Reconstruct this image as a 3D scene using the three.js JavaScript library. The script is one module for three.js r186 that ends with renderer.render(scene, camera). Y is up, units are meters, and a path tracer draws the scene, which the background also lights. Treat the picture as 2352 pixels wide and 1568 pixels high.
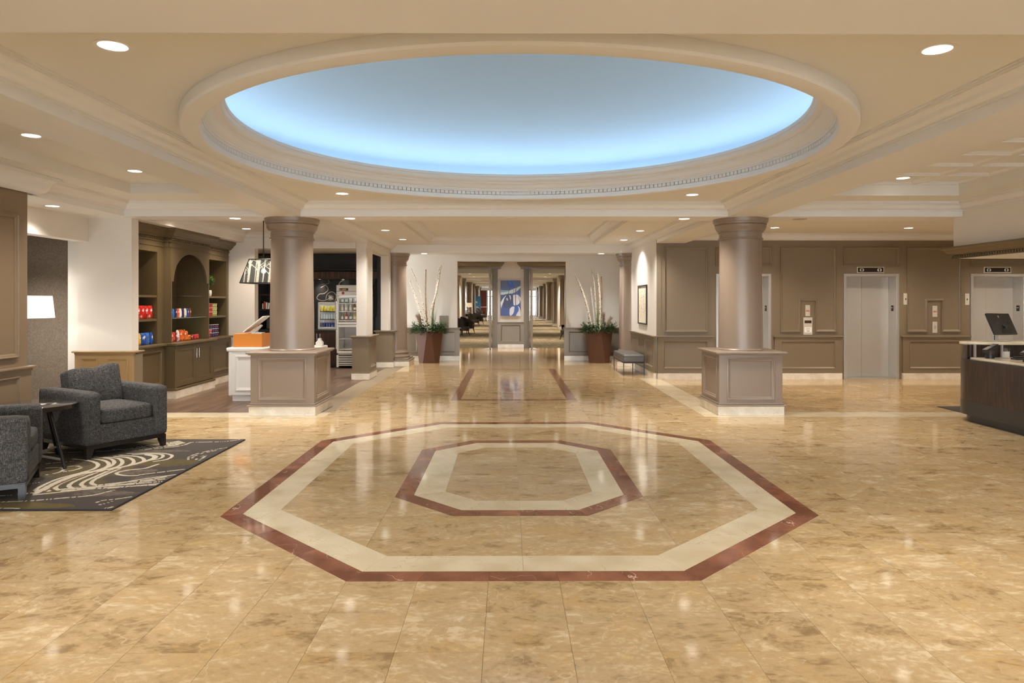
import * as THREE from 'three';
import { RoundedBoxGeometry } from 'three/addons/geometries/RoundedBoxGeometry.js';
import { mergeGeometries, toCreasedNormals } from 'three/addons/utils/BufferGeometryUtils.js';
import { RectAreaLightUniformsLib } from 'three/addons/lights/RectAreaLightUniformsLib.js';

// ---------- camera, sky, exposure ----------
// Metres. x runs across the lobby (0 = its axis), y up, and "d" below is the depth into the lobby: z = -d.
const scene = new THREE.Scene();
const FOCAL = 1610;                                              // in pixels of the 2352 x 1568 frame; the lens is shifted down
const camera = new THREE.PerspectiveCamera(2 * Math.atan(876 / FOCAL) * 180 / Math.PI, 2352 / 1752, 0.05, 300);
camera.setViewOffset(2352, 1752, 0, 184, 2352, 1568);
camera.position.set(-0.09, 1.6, 0);
camera.rotation.y = -0.0055;
const renderer = new THREE.WebGLRenderer({ antialias: true });
renderer.toneMapping = THREE.LinearToneMapping;
renderer.toneMappingExposure = 0.80;
renderer.shadowMap.enabled = true;
RectAreaLightUniformsLib.init();
scene.background = new THREE.Color().setRGB(0.86, 0.94, 1.0);    // bright overcast sky outside the glazed ends
scene.backgroundIntensity = 18;
const WARM = new THREE.Color().setRGB(1.0, 0.85, 0.67), NEUTRAL = new THREE.Color().setRGB(1.0, 0.95, 0.885), COOL = new THREE.Color().setRGB(0.88, 0.96, 1.0);
const DOWNLIGHT = 30, COVE = 24;

// ---------- helpers ----------
const used = new Map();
function numbered(name) { const n = used.get(name) || 0; used.set(name, n + 1); return n ? name + '_' + String(n).padStart(3, '0') : name; }
function rng(seed) { return () => { seed = (seed + 0x6d2b79f5) | 0; let t = Math.imul(seed ^ (seed >>> 15), 1 | seed); t = (t + Math.imul(t ^ (t >>> 7), 61 | t)) ^ t; return ((t ^ (t >>> 14)) >>> 0) / 4294967296; }; }
const lerp = (a, b, t) => a + (b - a) * t, clamp = (x, a = 0, b = 1) => Math.min(b, Math.max(a, x)), smooth = (a, b, x) => { const t = clamp((x - a) / (b - a)); return t * t * (3 - 2 * t); };
function uvm(g, ox = 0, oy = 0, s = 1) {                           // texture coordinates in metres, from the face's main direction
  if (g.index) g = g.toNonIndexed();
  const p = g.attributes.position, n = g.attributes.normal, uv = new Float32Array(p.count * 2);
  for (let i = 0; i < p.count; i++) {
    const ax = Math.abs(n.getX(i)), ay = Math.abs(n.getY(i)), az = Math.abs(n.getZ(i));
    let u, v;
    if (ay >= ax && ay >= az) { u = p.getX(i); v = p.getZ(i); } else if (ax >= az) { u = p.getZ(i); v = p.getY(i); } else { u = p.getX(i); v = p.getY(i); }
    uv[2 * i] = u * s + ox; uv[2 * i + 1] = v * s + oy;
  }
  return g.setAttribute('uv', new THREE.BufferAttribute(uv, 2));
}
function B(x0, x1, y0, y1, d0, d1, r = 0) {                        // a box between those planes (d: depth), its edges rounded by r
  const w = Math.abs(x1 - x0), h = Math.abs(y1 - y0), l = Math.abs(d1 - d0);
  let g = r ? new RoundedBoxGeometry(w, h, l, r > 0.012 ? 3 : 1, Math.min(r, w / 2.01, h / 2.01, l / 2.01)) : new THREE.BoxGeometry(w, h, l);
  g.translate((x0 + x1) / 2, (y0 + y1) / 2, -(d0 + d1) / 2);
  return uvm(g);
}
function join(list) { return mergeGeometries(list.map((g) => { const h = g.index ? g.toNonIndexed() : g; for (const k of Object.keys(h.attributes)) if (!['position', 'normal', 'uv'].includes(k)) h.deleteAttribute(k); return h; })); }
function shadows(m) { m.castShadow = m.receiveShadow = true; return m; }
function part(name, g, m, parent, label) { const o = shadows(new THREE.Mesh(Array.isArray(g) ? join(g) : g, m)); o.name = name; parent.add(o); if (label) o.userData.label = label; return o; }
function tag(o, label, category, group) { o.userData.label = label; o.userData.category = category; if (group) o.userData.group = group; return o; }
function thing(name, label, category, [x, y, d] = [0, 0, 0], turn = 0, group) {
  const o = new THREE.Group(); o.name = numbered(name); o.position.set(x, y, -d); o.rotation.y = turn; scene.add(o); return tag(o, label, category, group);
}
function single(name, g, m, at, label, category, group) { const o = part(numbered(name), g, m, scene); if (at) o.position.set(at[0], at[1], -at[2]); return tag(o, label, category, group); }
function struct(name, label, category) { const o = new THREE.Group(); o.name = numbered(name); o.userData.kind = 'structure'; o.userData.label = label; o.userData.category = category || name.split('_')[0]; scene.add(o); return o; }
function copyOf(o, label, [x, y, d], turn = 0) { const c = o.clone(); c.name = numbered(o.name.replace(/_\d{3}$/, '')); c.userData = { ...o.userData, label }; c.position.set(x, y, -d); c.rotation.y = turn; scene.add(c); return c; }
function lathe(pts, seg = 48, crease = 0.5) { return toCreasedNormals(new THREE.LatheGeometry(pts.map(([r, y]) => new THREE.Vector2(r, y)), seg), crease); }
function cyl(r0, r1, h, seg = 24) { return new THREE.CylinderGeometry(r1, r0, h, seg).translate(0, h / 2, 0); }
function tube(pts, r, seg = 24, rad = 8) { return new THREE.TubeGeometry(new THREE.CatmullRomCurve3(pts.map((p) => new THREE.Vector3(...p))), seg, r, rad); }
function bar(a, b, r0, r1 = r0, seg = 10) {                         // a tapered round bar from a to b (y-up, z toward the viewer)
  const A = new THREE.Vector3(...a), C = new THREE.Vector3(...b), l = A.distanceTo(C), g = new THREE.CylinderGeometry(r1, r0, l, seg).translate(0, l / 2, 0);
  return g.applyQuaternion(new THREE.Quaternion().setFromUnitVectors(new THREE.Vector3(0, 1, 0), C.clone().sub(A).normalize())).translate(...a);
}
// Moulding: a profile [[offset to the left of the path, height]...] carried along a path in a plane, corners mitred.
function sweep(path, closed, prof, map, crease = 0.55) {
  const N = path.length, pos = [], uv = [], rings = [], len = [0], pl = [0];
  const dir = (a, b) => { const x = b[0] - a[0], y = b[1] - a[1], l = Math.hypot(x, y) || 1; return [x / l, y / l]; };
  for (let i = 0; i < N; i++) {
    const a = closed || i > 0 ? dir(path[(i + N - 1) % N], path[i]) : null, b = closed || i < N - 1 ? dir(path[i], path[(i + 1) % N]) : null;
    const n1 = a ? [-a[1], a[0]] : [-b[1], b[0]], n2 = b ? [-b[1], b[0]] : n1, k = 1 + n1[0] * n2[0] + n1[1] * n2[1], m = [(n1[0] + n2[0]) / k, (n1[1] + n2[1]) / k];
    rings.push(prof.map(([o, h]) => map(path[i][0] + m[0] * o, path[i][1] + m[1] * o, h)));
    if (i) len.push(len[i - 1] + Math.hypot(path[i][0] - path[i - 1][0], path[i][1] - path[i - 1][1]));
  }
  len.push(len[N - 1] + Math.hypot(path[0][0] - path[N - 1][0], path[0][1] - path[N - 1][1]));
  for (let j = 1; j < prof.length; j++) pl.push(pl[j - 1] + Math.hypot(prof[j][0] - prof[j - 1][0], prof[j][1] - prof[j - 1][1]));
  const put = (p, u, v) => { pos.push(p[0], p[1], p[2]); uv.push(u, v); };
  for (let i = 0; i < (closed ? N : N - 1); i++) {
    const A = rings[i], C = rings[(i + 1) % N];
    for (let j = 0; j < prof.length - 1; j++) {
      put(A[j], len[i], pl[j]); put(C[j], len[i + 1], pl[j]); put(C[j + 1], len[i + 1], pl[j + 1]);
      put(A[j], len[i], pl[j]); put(C[j + 1], len[i + 1], pl[j + 1]); put(A[j + 1], len[i], pl[j + 1]);
    }
  }
  if (!closed) for (const R of [rings[0], rings[N - 1]]) {
    const tri = THREE.ShapeUtils.triangulateShape(prof.map(([o, h]) => new THREE.Vector2(o, h)), []);
    for (const t of tri) for (const k of t) put(R[k], prof[k][0], prof[k][1]);
  }
  const g = new THREE.BufferGeometry();
  g.setAttribute('position', new THREE.Float32BufferAttribute(pos, 3)); g.setAttribute('uv', new THREE.Float32BufferAttribute(uv, 2));
  g.computeVertexNormals();
  return crease ? toCreasedNormals(g, crease) : g;
}
const flatMap = (u, v, h) => [u, h, -v];                            // plan view: u = x, v = depth
// A wall face: P(u, v, n) -> world, n = distance out of the wall. F faces the viewer, R faces +x, L faces -x, K faces away from the viewer.
const face = (kind, c) => ({ F: (u, v, n) => [u, v, -c + n], K: (u, v, n) => [u, v, -c - n], R: (u, v, n) => [c + n, v, -u], L: (u, v, n) => [c - n, v, -u] })[kind];
function fbox(f, u0, u1, v0, v1, n0, n1, r = 0) { const a = f(u0, v0, n0), b = f(u1, v1, n1); return B(Math.min(a[0], b[0]), Math.max(a[0], b[0]), a[1], b[1], -Math.max(a[2], b[2]), -Math.min(a[2], b[2]), r); }
const BEAD = [[0, 0], [0, 0.022], [0.006, 0.030], [0.014, 0.030], [0.022, 0.018], [0.030, 0.016], [0.038, 0.012], [0.048, 0.004], [0.048, 0]];
function rectPath(u0, u1, v0, v1) { return [[u0, v0], [u1, v0], [u1, v1], [u0, v1]]; }
function bead(f, path, prof = BEAD) { return sweep(path, true, prof, f); }
function crownProfile(yt, H, P) {                                    // stepped crown: fillets, a cyma, fillets
  const p = [[0, yt - H], [0.014, yt - H], [0.014, yt - H + 0.016], [0.024, yt - H + 0.016]], a = [0.024, yt - H + 0.02], b = [P - 0.03, yt - 0.032];
  for (let i = 0; i <= 10; i++) { const t = i / 10; p.push([lerp(a[0], b[0], t + 0.10 * Math.sin(2 * Math.PI * t)), lerp(a[1], b[1], t - 0.06 * Math.sin(2 * Math.PI * t))]); }
  p.push([P - 0.03, yt - 0.022], [P - 0.014, yt - 0.022], [P - 0.014, yt - 0.010], [P, yt - 0.010], [P, yt]);
  return p;
}
function crown(path, closed, yt, H = 0.125, P = 0.16) { return sweep(path, closed, crownProfile(yt, H, P), flatMap, 0.35); }

// ---------- textures ----------
const HASH = new Uint16Array(4096); { const r = rng(77); for (let i = 0; i < 4096; i++) HASH[i] = Math.floor(r() * 4096); }
const h2 = (x, y) => HASH[(HASH[x & 4095] + y) & 4095] / 4096;
function vnoise(x, y, px, py = px, s = 0) {                           // value noise that repeats after px, py cells; -1..1
  const xi = Math.floor(x), yi = Math.floor(y), fx = x - xi, fy = y - yi, u = fx * fx * (3 - 2 * fx), v = fy * fy * (3 - 2 * fy);
  const x0 = ((xi % px) + px) % px + s, x1 = (((xi + 1) % px) + px) % px + s, y0 = ((yi % py) + py) % py + s * 3, y1 = (((yi + 1) % py) + py) % py + s * 3;
  return (h2(x0, y0) * (1 - u) + h2(x1, y0) * u) * (1 - v) * 2 + (h2(x0, y1) * (1 - u) + h2(x1, y1) * u) * v * 2 - 1;
}
function fbm(u, v, p, oct, s = 0, py = p) { let a = 0.5, t = 0, k = 1; for (let i = 0; i < oct; i++, k *= 2, a *= 0.5) t += a * vnoise(u * p * k, v * py * k, p * k, py * k, s + i * 17); return t; }
const WO = { f1: 0, f2: 0, id: 0 };
function worley(x, y, p, s) {
  const xi = Math.floor(x), yi = Math.floor(y); let f1 = 9, f2 = 9, id = 0;
  for (let j = -1; j <= 1; j++) for (let i = -1; i <= 1; i++) {
    const cx = ((xi + i) % p + p) % p + s, cy = ((yi + j) % p + p) % p + s * 2, r = h2(cx, cy), q = h2(cx + 991, cy + 313), dx = xi + i + r - x, dy = yi + j + q - y, d = dx * dx + dy * dy;
    if (d < f1) { f2 = f1; f1 = d; id = h2(cx + 57, cy + 1711); } else if (d < f2) f2 = d;
  }
  WO.f1 = Math.sqrt(f1); WO.f2 = Math.sqrt(f2); WO.id = id; return WO;
}
function dataTex(w, h, fn, srgb = true) {
  const a = new Uint8Array(w * h * 4), o = [0, 0, 0];
  for (let y = 0, i = 0; y < h; y++) for (let x = 0; x < w; x++, i += 4) { fn((x + 0.5) / w, (y + 0.5) / h, o); a[i] = clamp(o[0], 0, 255); a[i + 1] = clamp(o[1], 0, 255); a[i + 2] = clamp(o[2], 0, 255); a[i + 3] = 255; }
  const t = new THREE.DataTexture(a, w, h); t.wrapS = t.wrapT = THREE.RepeatWrapping; t.magFilter = THREE.LinearFilter; if (srgb) t.colorSpace = THREE.SRGBColorSpace; t.needsUpdate = true; return t;
}
function rep(t, sx, sy = sx) { const c = t.clone(); c.repeat.set(sx, sy); c.needsUpdate = true; return c; }
function canvasTex(w, h, draw) { const c = document.createElement('canvas'); c.width = w; c.height = h; const x = c.getContext('2d'); draw(x, w, h); const t = new THREE.CanvasTexture(c); t.colorSpace = THREE.SRGBColorSpace; t.wrapS = t.wrapT = THREE.RepeatWrapping; return t; }
const mix3 = (o, a, b, t) => { for (let i = 0; i < 3; i++) o[i] = a[i] + (b[i] - a[i]) * t; return o; };
const add3 = (o, k) => { o[0] += k; o[1] += k; o[2] += k; };

const MARBLE_SIZE = 3.0;
const DK = [146, 119, 82], MD = [189, 161, 119], LT = [214, 192, 156], GD = [194, 156, 96];
const marbleTex = dataTex(2048, 2048, (u, v, o) => {                  // tan breccia: fine pale fragments in a flowing ground, a few dark olive patches
  const U = u + fbm(u, v, 4, 3, 3) * 0.06, V = v + fbm(u, v, 5, 3, 9) * 0.035;
  const big = fbm(U, V, 4, 3, 21, 7), m1 = smooth(-0.05, 0.3, vnoise(U * 8, V * 13, 8, 13, 40)), grain = vnoise(u * 800, v * 800, 800, 800, 60), mid = fbm(U, V, 22, 3, 71, 40), fine = fbm(U, V, 110, 2, 75, 170);
  worley(U * 30, V * 48, 48, 5); const id1 = WO.id, e1 = WO.f2 - WO.f1;
  worley(U * 80, V * 120, 120, 300); const id2 = WO.id, e2 = WO.f2 - WO.f1;
  let t = 0.52 + big * 0.26 + m1 * (id1 - 0.4) * 0.30 + (id2 - 0.5) * 0.18 + mid * 0.36 + fine * 0.32;
  t += smooth(0.05, 0.0, e1) * m1 * 0.10 - smooth(0.06, 0, e2) * 0.03;
  t -= smooth(0.10, 0.55, fbm(U + 0.37, V + 0.11, 13, 5, 51, 23)) * 0.30;
  if (t < 0.5) mix3(o, DK, MD, smooth(-0.15, 0.5, t)); else mix3(o, MD, LT, smooth(0.5, 1.0, t));
  mix3(o, o, GD, smooth(0.34, 0.5, vnoise(U * 13, V * 19, 13, 19, 90)) * (id2 > 0.55 ? 0.35 : 0.08)); add3(o, grain * 5); mix3(o, o, [226, 208, 176], smooth(0.012, 0, Math.abs(fbm(U + 0.2, V, 7, 4, 181, 11))) * 0.35);
});
const vein = (u, v, p, s, w) => { const n = fbm(u, v, p, 4, s); return smooth(w, 0, Math.abs(n)); };
const redTex = dataTex(1024, 1024, (u, v, o) => {
  const b = fbm(u, v, 6, 5, 11), U = u + fbm(u, v, 5, 3, 31) * 0.06, V = v + fbm(u, v, 5, 3, 37) * 0.06;
  mix3(o, [108, 62, 46], [160, 104, 80], clamp(0.5 + b * 0.9)); add3(o, vnoise(u * 300, v * 300, 300, 300, 5) * 6);
  mix3(o, o, [222, 190, 168], vein(U, V, 5, 51, 0.012) * smooth(0.0, 0.3, vnoise(u * 9, v * 9, 9, 9, 8)) * 0.9);
});
const creamTex = dataTex(1024, 1024, (u, v, o) => {
  const U = u + fbm(u, v, 5, 3, 131) * 0.07, V = v + fbm(u, v, 5, 3, 137) * 0.07;
  mix3(o, [219, 206, 180], [239, 229, 208], clamp(0.5 + fbm(u, v, 8, 5, 111) * 1.0)); add3(o, vnoise(u * 400, v * 400, 400, 400, 5) * 4);
  mix3(o, o, [176, 150, 110], vein(U, V, 6, 151, 0.010) * 0.45);
});
const plankTex = dataTex(1024, 512, (u, v, o) => {                    // grain runs along u
  const w = v + fbm(u, v, 3, 3, 5) * 0.03, g = fbm(u, w, 4, 4, 201, 96), f = vnoise(u * 40, w * 420, 40, 420, 9);
  mix3(o, [92, 71, 57], [142, 116, 96], clamp(0.5 + g * 0.9 + f * 0.16));
});
const darkWoodTex = dataTex(512, 512, (u, v, o) => {                  // straight vertical grain
  const g = fbm(u, v, 48, 3, 301, 3), f = vnoise(u * 220, v * 8, 220, 8, 3); mix3(o, [30, 18, 12], [70, 44, 30], clamp(0.45 + g * 0.9 + f * 0.2));
});
const redWoodTex = dataTex(256, 256, (u, v, o) => { mix3(o, [78, 24, 12], [120, 44, 22], clamp(0.5 + fbm(u, v, 24, 3, 401, 3))); });
const tweedTex = dataTex(1024, 1024, (u, v, o) => {                    // charcoal tweed: warp and weft threads of several greys
  const a = h2(Math.floor(u * 300), Math.floor(v * 30 + h2(Math.floor(u * 300), 5) * 30)), b = h2(Math.floor(v * 300) + 2000, Math.floor(u * 30 + h2(Math.floor(v * 300), 9) * 30));
  const th = (Math.floor(u * 300) + Math.floor(v * 300)) % 2 ? a : b, q = th * th * th; mix3(o, [38, 38, 40], [170, 160, 148], q * 0.85); add3(o, (h2(Math.floor(u * 1024), Math.floor(v * 1024)) - 0.5) * 14);
});
const linenTex = dataTex(512, 512, (u, v, o) => { const a = 128 + 50 * vnoise(u * 256, v * 40, 256, 40, 3) + 50 * vnoise(u * 40, v * 256, 40, 256, 7); o[0] = o[1] = o[2] = a; }, false);
const plasterTex = dataTex(512, 512, (u, v, o) => { o[0] = o[1] = o[2] = 128 + 110 * fbm(u, v, 48, 3, 17); }, false);
const wallpaperTex = dataTex(512, 512, (u, v, o) => { worley(u * 60, v * 60, 60, 70); mix3(o, [112, 99, 86], [140, 126, 110], clamp(WO.id * 0.7 + WO.f1 * 0.3 + vnoise(u * 200, v * 200, 200, 200, 4) * 0.15)); });
const steelTex = dataTex(256, 256, (u, v, o) => { o[0] = o[1] = o[2] = 128 + 90 * vnoise(u * 200, v * 4, 200, 4, 13); }, false);
const carpetTex = dataTex(1024, 1024, (u, v, o) => {                   // short dark dashes in rows on a sage ground, one repeat = 3 m
  const row = Math.floor(v * 8), x = u * 10 + (row % 2) * 0.5, k = Math.floor(x), on = h2(k % 10, row) > 0.25 && x - k < 0.62 && (v * 8 - row) > 0.3 && (v * 8 - row) < 0.66;
  mix3(o, [124, 112, 88], [146, 132, 104], clamp(0.5 + fbm(u, v, 30, 3, 5))); if (on) mix3(o, o, [52, 46, 36], 0.8); add3(o, (h2(Math.floor(u * 1024), Math.floor(v * 1024)) - 0.5) * 26);
});

// ---------- materials ----------
const std = (o) => new THREE.MeshStandardMaterial(o), phys = (o) => new THREE.MeshPhysicalMaterial(o), C = (r, g, b) => new THREE.Color().setRGB(r, g, b);
const M = {
  white: std({ color: C(0.745, 0.70, 0.64), roughness: 0.75, bumpMap: rep(plasterTex, 1.2), bumpScale: 0.0006 }),
  trim: std({ color: C(0.775, 0.76, 0.74), roughness: 0.5 }),
  ceil: std({ color: C(0.76, 0.738, 0.695), roughness: 0.85, bumpMap: rep(plasterTex, 1), bumpScale: 0.0005 }),
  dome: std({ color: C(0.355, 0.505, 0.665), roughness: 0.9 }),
  taupe: phys({ color: C(0.222, 0.170, 0.110), roughness: 0.34, bumpMap: rep(linenTex, 1.6), bumpScale: 0.00025 }),
  bronze: phys({ color: C(0.255, 0.190, 0.140), roughness: 0.36, clearcoat: 0.25, clearcoatRoughness: 0.34 }),
  olive: phys({ color: C(0.122, 0.086, 0.040), roughness: 0.42, bumpMap: rep(linenTex, 2), bumpScale: 0.0003 }),
  tile: phys({ map: rep(marbleTex, 1 / MARBLE_SIZE), roughness: 0.08, ior: 1.52 }),
  red: phys({ map: rep(redTex, 1 / 1.2), roughness: 0.08, ior: 1.52 }),
  cream: phys({ map: rep(creamTex, 1 / 1.6), color: C(0.90, 0.845, 0.74), roughness: 0.08, ior: 1.52 }),
  base: phys({ map: rep(creamTex, 1 / 1.1), color: C(1.06, 1.08, 1.16), roughness: 0.22 }),
  grout: std({ color: C(0.26, 0.20, 0.13), roughness: 0.9 }),
  steel: phys({ color: C(0.50, 0.47, 0.43), metalness: 0.35, roughness: 0.42, roughnessMap: null, bumpMap: rep(steelTex, 1), bumpScale: 0.0002 }),
  frame: phys({ color: C(0.62, 0.60, 0.57), metalness: 0.7, roughness: 0.3 }),
  chrome: phys({ color: C(0.75, 0.74, 0.72), metalness: 1, roughness: 0.18 }),
  black: phys({ color: C(0.012, 0.012, 0.013), roughness: 0.35 }),
  blackWood: phys({ color: C(0.012, 0.009, 0.008), roughness: 0.3 }),
  darkWood: phys({ map: rep(darkWoodTex, 1.3), roughness: 0.28 }),
  redWood: phys({ map: rep(redWoodTex, 1), roughness: 0.35 }),
  tweed: phys({ map: rep(tweedTex, 2.0), roughness: 0.95, bumpMap: rep(tweedTex, 2.0), bumpScale: 0.0012, }),
  wallpaper: std({ map: rep(wallpaperTex, 1.2), roughness: 0.8 }),
  plastic: phys({ color: C(0.78, 0.77, 0.74), roughness: 0.4 }),
  carpet: std({ map: rep(carpetTex, 1 / 3), roughness: 1 }),
  glass: phys({ color: C(1, 1, 1), transmission: 1, roughness: 0.02, thickness: 0, ior: 1.5 }),
  lamp: std({ color: C(0.9, 0.9, 0.88), emissive: C(1.0, 0.93, 0.80), emissiveIntensity: 9, roughness: 0.6 }),
  baffle: phys({ color: C(0.75, 0.73, 0.70), roughness: 0.35 }),
};

// A recessed downlight: trim ring, shallow cone, glowing lens and the light it gives, just under the lens.
const trimGeo = lathe([[0.074, 0.004], [0.077, -0.001], [0.098, -0.004], [0.102, -0.002], [0.102, 0.001]], 40), lensGeo = new THREE.CircleGeometry(0.0745, 36).rotateX(Math.PI / 2).translate(0, -0.0005, 0);
function downlight(x, y, d, label, group, k = 1, color = NEUTRAL, angle = 1.12) {
  const o = thing('downlight', label, 'ceiling light', [x, y, d], 0, group);
  part('trim_ring', trimGeo, M.baffle, o); part('lens', lensGeo, M.lamp, o, 'glowing white lens');
  const s = new THREE.SpotLight(color, DOWNLIGHT * k, 0, angle, 1.0, 2); s.position.set(0, -0.012, 0); s.target.position.set(0, -3, 0); s.castShadow = true; s.shadow.radius = 3; s.shadow.mapSize.set(512, 512);
  o.add(s); o.add(s.target); return o;
}

// ================= FLOOR =================
const T = 0.4064, D0 = 4.012;                                       // 16-inch marble tiles; the octagon starts at depth D0
const floor = struct('floor', 'polished tan marble tile floor with red and cream octagonal inlay');
part('bed', [B(-9.2, -3.05, -0.12, -0.006, -6, 24.1), B(-3.05, 11.2, -0.12, -0.006, -6, 24.1)], M.grout, floor);
function clipHalf(poly, nx, ny, c) {                                // keep nx*x + ny*y <= c
  const out = [];
  for (let i = 0; i < poly.length; i++) {
    const a = poly[i], b = poly[(i + 1) % poly.length], sa = nx * a[0] + ny * a[1] - c, sb = nx * b[0] + ny * b[1] - c;
    if (sa <= 1e-7) out.push(a);
    if ((sa < -1e-7 && sb > 1e-7) || (sa > 1e-7 && sb < -1e-7)) { const t = sa / (sa - sb); out.push([lerp(a[0], b[0], t), lerp(a[1], b[1], t)]); }
  }
  return out;
}
const area = (p) => { let s = 0; for (let i = 0; i < p.length; i++) { const a = p[i], b = p[(i + 1) % p.length]; s += a[0] * b[1] - b[0] * a[1]; } return s / 2; };
const edges = (poly) => poly.map((a, i) => { const b = poly[(i + 1) % poly.length], l = Math.hypot(b[0] - a[0], b[1] - a[1]), nx = (b[1] - a[1]) / l, ny = -(b[0] - a[0]) / l; return [nx, ny, nx * a[0] + ny * a[1]]; });   // outward normals of a counter-clockwise polygon
function inside(poly, E) { for (const [nx, ny, c] of E) { poly = clipHalf(poly, nx, ny, c); if (poly.length < 3) return []; } return poly; }
function minus(poly, E) { const out = []; for (const [nx, ny, c] of E) { const o = clipHalf(poly, -nx, -ny, -c); if (o.length > 2 && Math.abs(area(o)) > 2e-4) out.push(o); poly = clipHalf(poly, nx, ny, c); if (poly.length < 3) break; } return out; }
function shrink(poly, k) { const E = edges(poly); return inside(poly, E.map(([a, b, c]) => [a, b, c - k])); }
const tileRand = rng(5);
function slab(poly, gap = 0.0007, turn = true, top = 0) {           // one stone: top face and sides, its own cut of the marble
  const q = shrink(poly, gap), pos = [], uv = [], nor = [], ox = tileRand() * 3, oy = tileRand() * 3, k = turn ? 2 * Math.floor(tileRand() * 2) : 0;
  const U = (p) => { const [a, b] = [[p[0], p[1]], [-p[1], p[0]], [-p[0], -p[1]], [p[1], -p[0]]][k]; return [a + ox, b + oy]; };
  const put = (p, y, n) => { pos.push(p[0], y, -p[1]); uv.push(...U(p)); nor.push(...n); };
  if (q.length < 3) return null;
  for (let i = 1; i < q.length - 1; i++) for (const p of [q[0], q[i], q[i + 1]]) put(p, top, [0, 1, 0]);
  for (let i = 0; i < q.length; i++) { const a = q[i], b = q[(i + 1) % q.length], l = Math.hypot(b[0] - a[0], b[1] - a[1]), n = [(b[1] - a[1]) / l, 0, (b[0] - a[0]) / l]; for (const [p, y] of [[a, top], [a, top - 0.006], [b, top - 0.006], [a, top], [b, top - 0.006], [b, top]]) put(p, y, n); }
  const g = new THREE.BufferGeometry(); g.setAttribute('position', new THREE.Float32BufferAttribute(pos, 3)); g.setAttribute('normal', new THREE.Float32BufferAttribute(nor, 3)); g.setAttribute('uv', new THREE.Float32BufferAttribute(uv, 2)); return g;
}
function octagon(hw, ch, d0, d1) { return [[-hw + ch, d0], [hw - ch, d0], [hw, d0 + ch], [hw, d1 - ch], [hw - ch, d1], [-hw + ch, d1], [-hw, d1 - ch], [-hw, d0 + ch]]; }
function inset(poly, k) { const E = edges(poly), n = poly.length; return poly.map((_, i) => { const [a, b, c] = E[(i + n - 1) % n], [e, f, g] = E[i], D = a * f - b * e; return [((c - k) * f - b * (g - k)) / D, (a * (g - k) - (c - k) * e) / D]; }); }
const outer0 = octagon(5.5 * T, 3 * T, D0, D0 + 13 * T), outer1 = inset(outer0, 0.147), outer2 = inset(outer0, 0.40), inner0 = octagon(2.5 * T, 1.25 * T, D0 + 3 * T, D0 + 10 * T), inner1 = inset(inner0, 0.147), inner2 = inset(inner0, 0.40);
const lane0 = rectPath(-2.5 * T, 2.5 * T, D0 + 18 * T, D0 + 31 * T), lane1 = inset(lane0, 0.15);
function band(a, b, mat, name, counts) {                             // an inlaid border, cut into stones along each side
  for (let i = 0; i < a.length; i++) {
    const j = (i + 1) % a.length, n = counts[i % counts.length];
    for (let k = 0; k < n; k++) {
      const s = k / n, t = (k + 1) / n, P = (p, q, w) => [lerp(p[0], q[0], w), lerp(p[1], q[1], w)];
      let q = [P(a[i], a[j], s), P(a[i], a[j], t), P(b[i], b[j], t), P(b[i], b[j], s)];
      const g = slab(q, 0.0006, false); if (g) part(name, g, mat, floor);
    }
  }
}
band(outer0, outer1, M.red, 'red_border_stone', [5, 3, 5, 3, 4, 3, 5, 3]);
band(outer1, outer2, M.cream, 'cream_border_stone', [2, 2, 3, 2, 2, 2, 3, 2]);
band(inner0, inner1, M.red, 'red_border_stone', [2, 1, 3, 1, 2, 1, 3, 1]);
band(inner1, inner2, M.cream, 'cream_border_stone', [2, 1, 2, 1, 2, 1, 2, 1]);
band(lane0, lane1, M.red, 'red_border_stone', [4, 12, 4, 12]);
const stones = [], Eo = edges(outer0), Eo2 = edges(outer2), Ei = edges(inner0), Ei2 = edges(inner2), El = edges(lane0), El1 = edges(lane1);
for (let r = -24; r < 50; r++) for (let i = -15; i < 28; i++) {      // the field, tile by tile
  const x0 = (i - 0.5) * T, x1 = (i + 0.5) * T, d0 = D0 + r * T, d1 = Math.min(24.1, d0 + T);
  if (d0 >= 24.1 || x1 < -6.3) continue;
  if (x0 < -3.0 && r >= 15) continue;                                // the pantry's plank floor starts here
  if (x0 > 3.3 && r > 27) continue;
  const cream = (r === 14 && Math.abs(i) >= 8) || (Math.abs(i) === 7 && r >= 14 && r < (i > 0 ? 26 : 36));
  let list = [rectPath(x0, x1, d0, d1)];
  list = list.flatMap((p) => minus(p, Eo)).flatMap((p) => minus(p, El));
  const lane = inside(rectPath(x0, x1, d0, d1), El1); if (lane.length > 2 && Math.abs(area(lane)) > 1e-4) list.push(lane);
  for (const p of list) stones.push({ p, mat: cream ? M.cream : M.tile, name: cream ? 'cream_tile' : 'tile' });
}
for (let r = 0; r < 5; r++) for (let i = -3; i < 3; i++) {           // large slabs within the octagon
  const q = rectPath(i * 2.5 * T, (i + 1) * 2.5 * T, D0 + r * 3 * T, D0 + (r + 1) * 3 * T), ring = inside(q, Eo2);
  if (ring.length > 2) for (const p of minus(ring, Ei)) stones.push({ p, mat: M.tile, name: 'tile' });
  const mid = inside(q, Ei2); if (mid.length > 2) stones.push({ p: mid, mat: M.tile, name: 'tile' });
}
for (const s of stones) {                                            // how large each shows
  const cx = s.p.reduce((a, b) => a + b[0], 0) / s.p.length, cd = s.p.reduce((a, b) => a + b[1], 0) / s.p.length;
  s.size = cd > 2.4 && Math.abs(cx) / cd < 0.82 ? Math.abs(area(s.p)) / cd ** 3 : 0;
}
stones.sort((a, b) => b.size - a.size);
const rest = { tile: [], cream_tile: [] };
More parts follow.
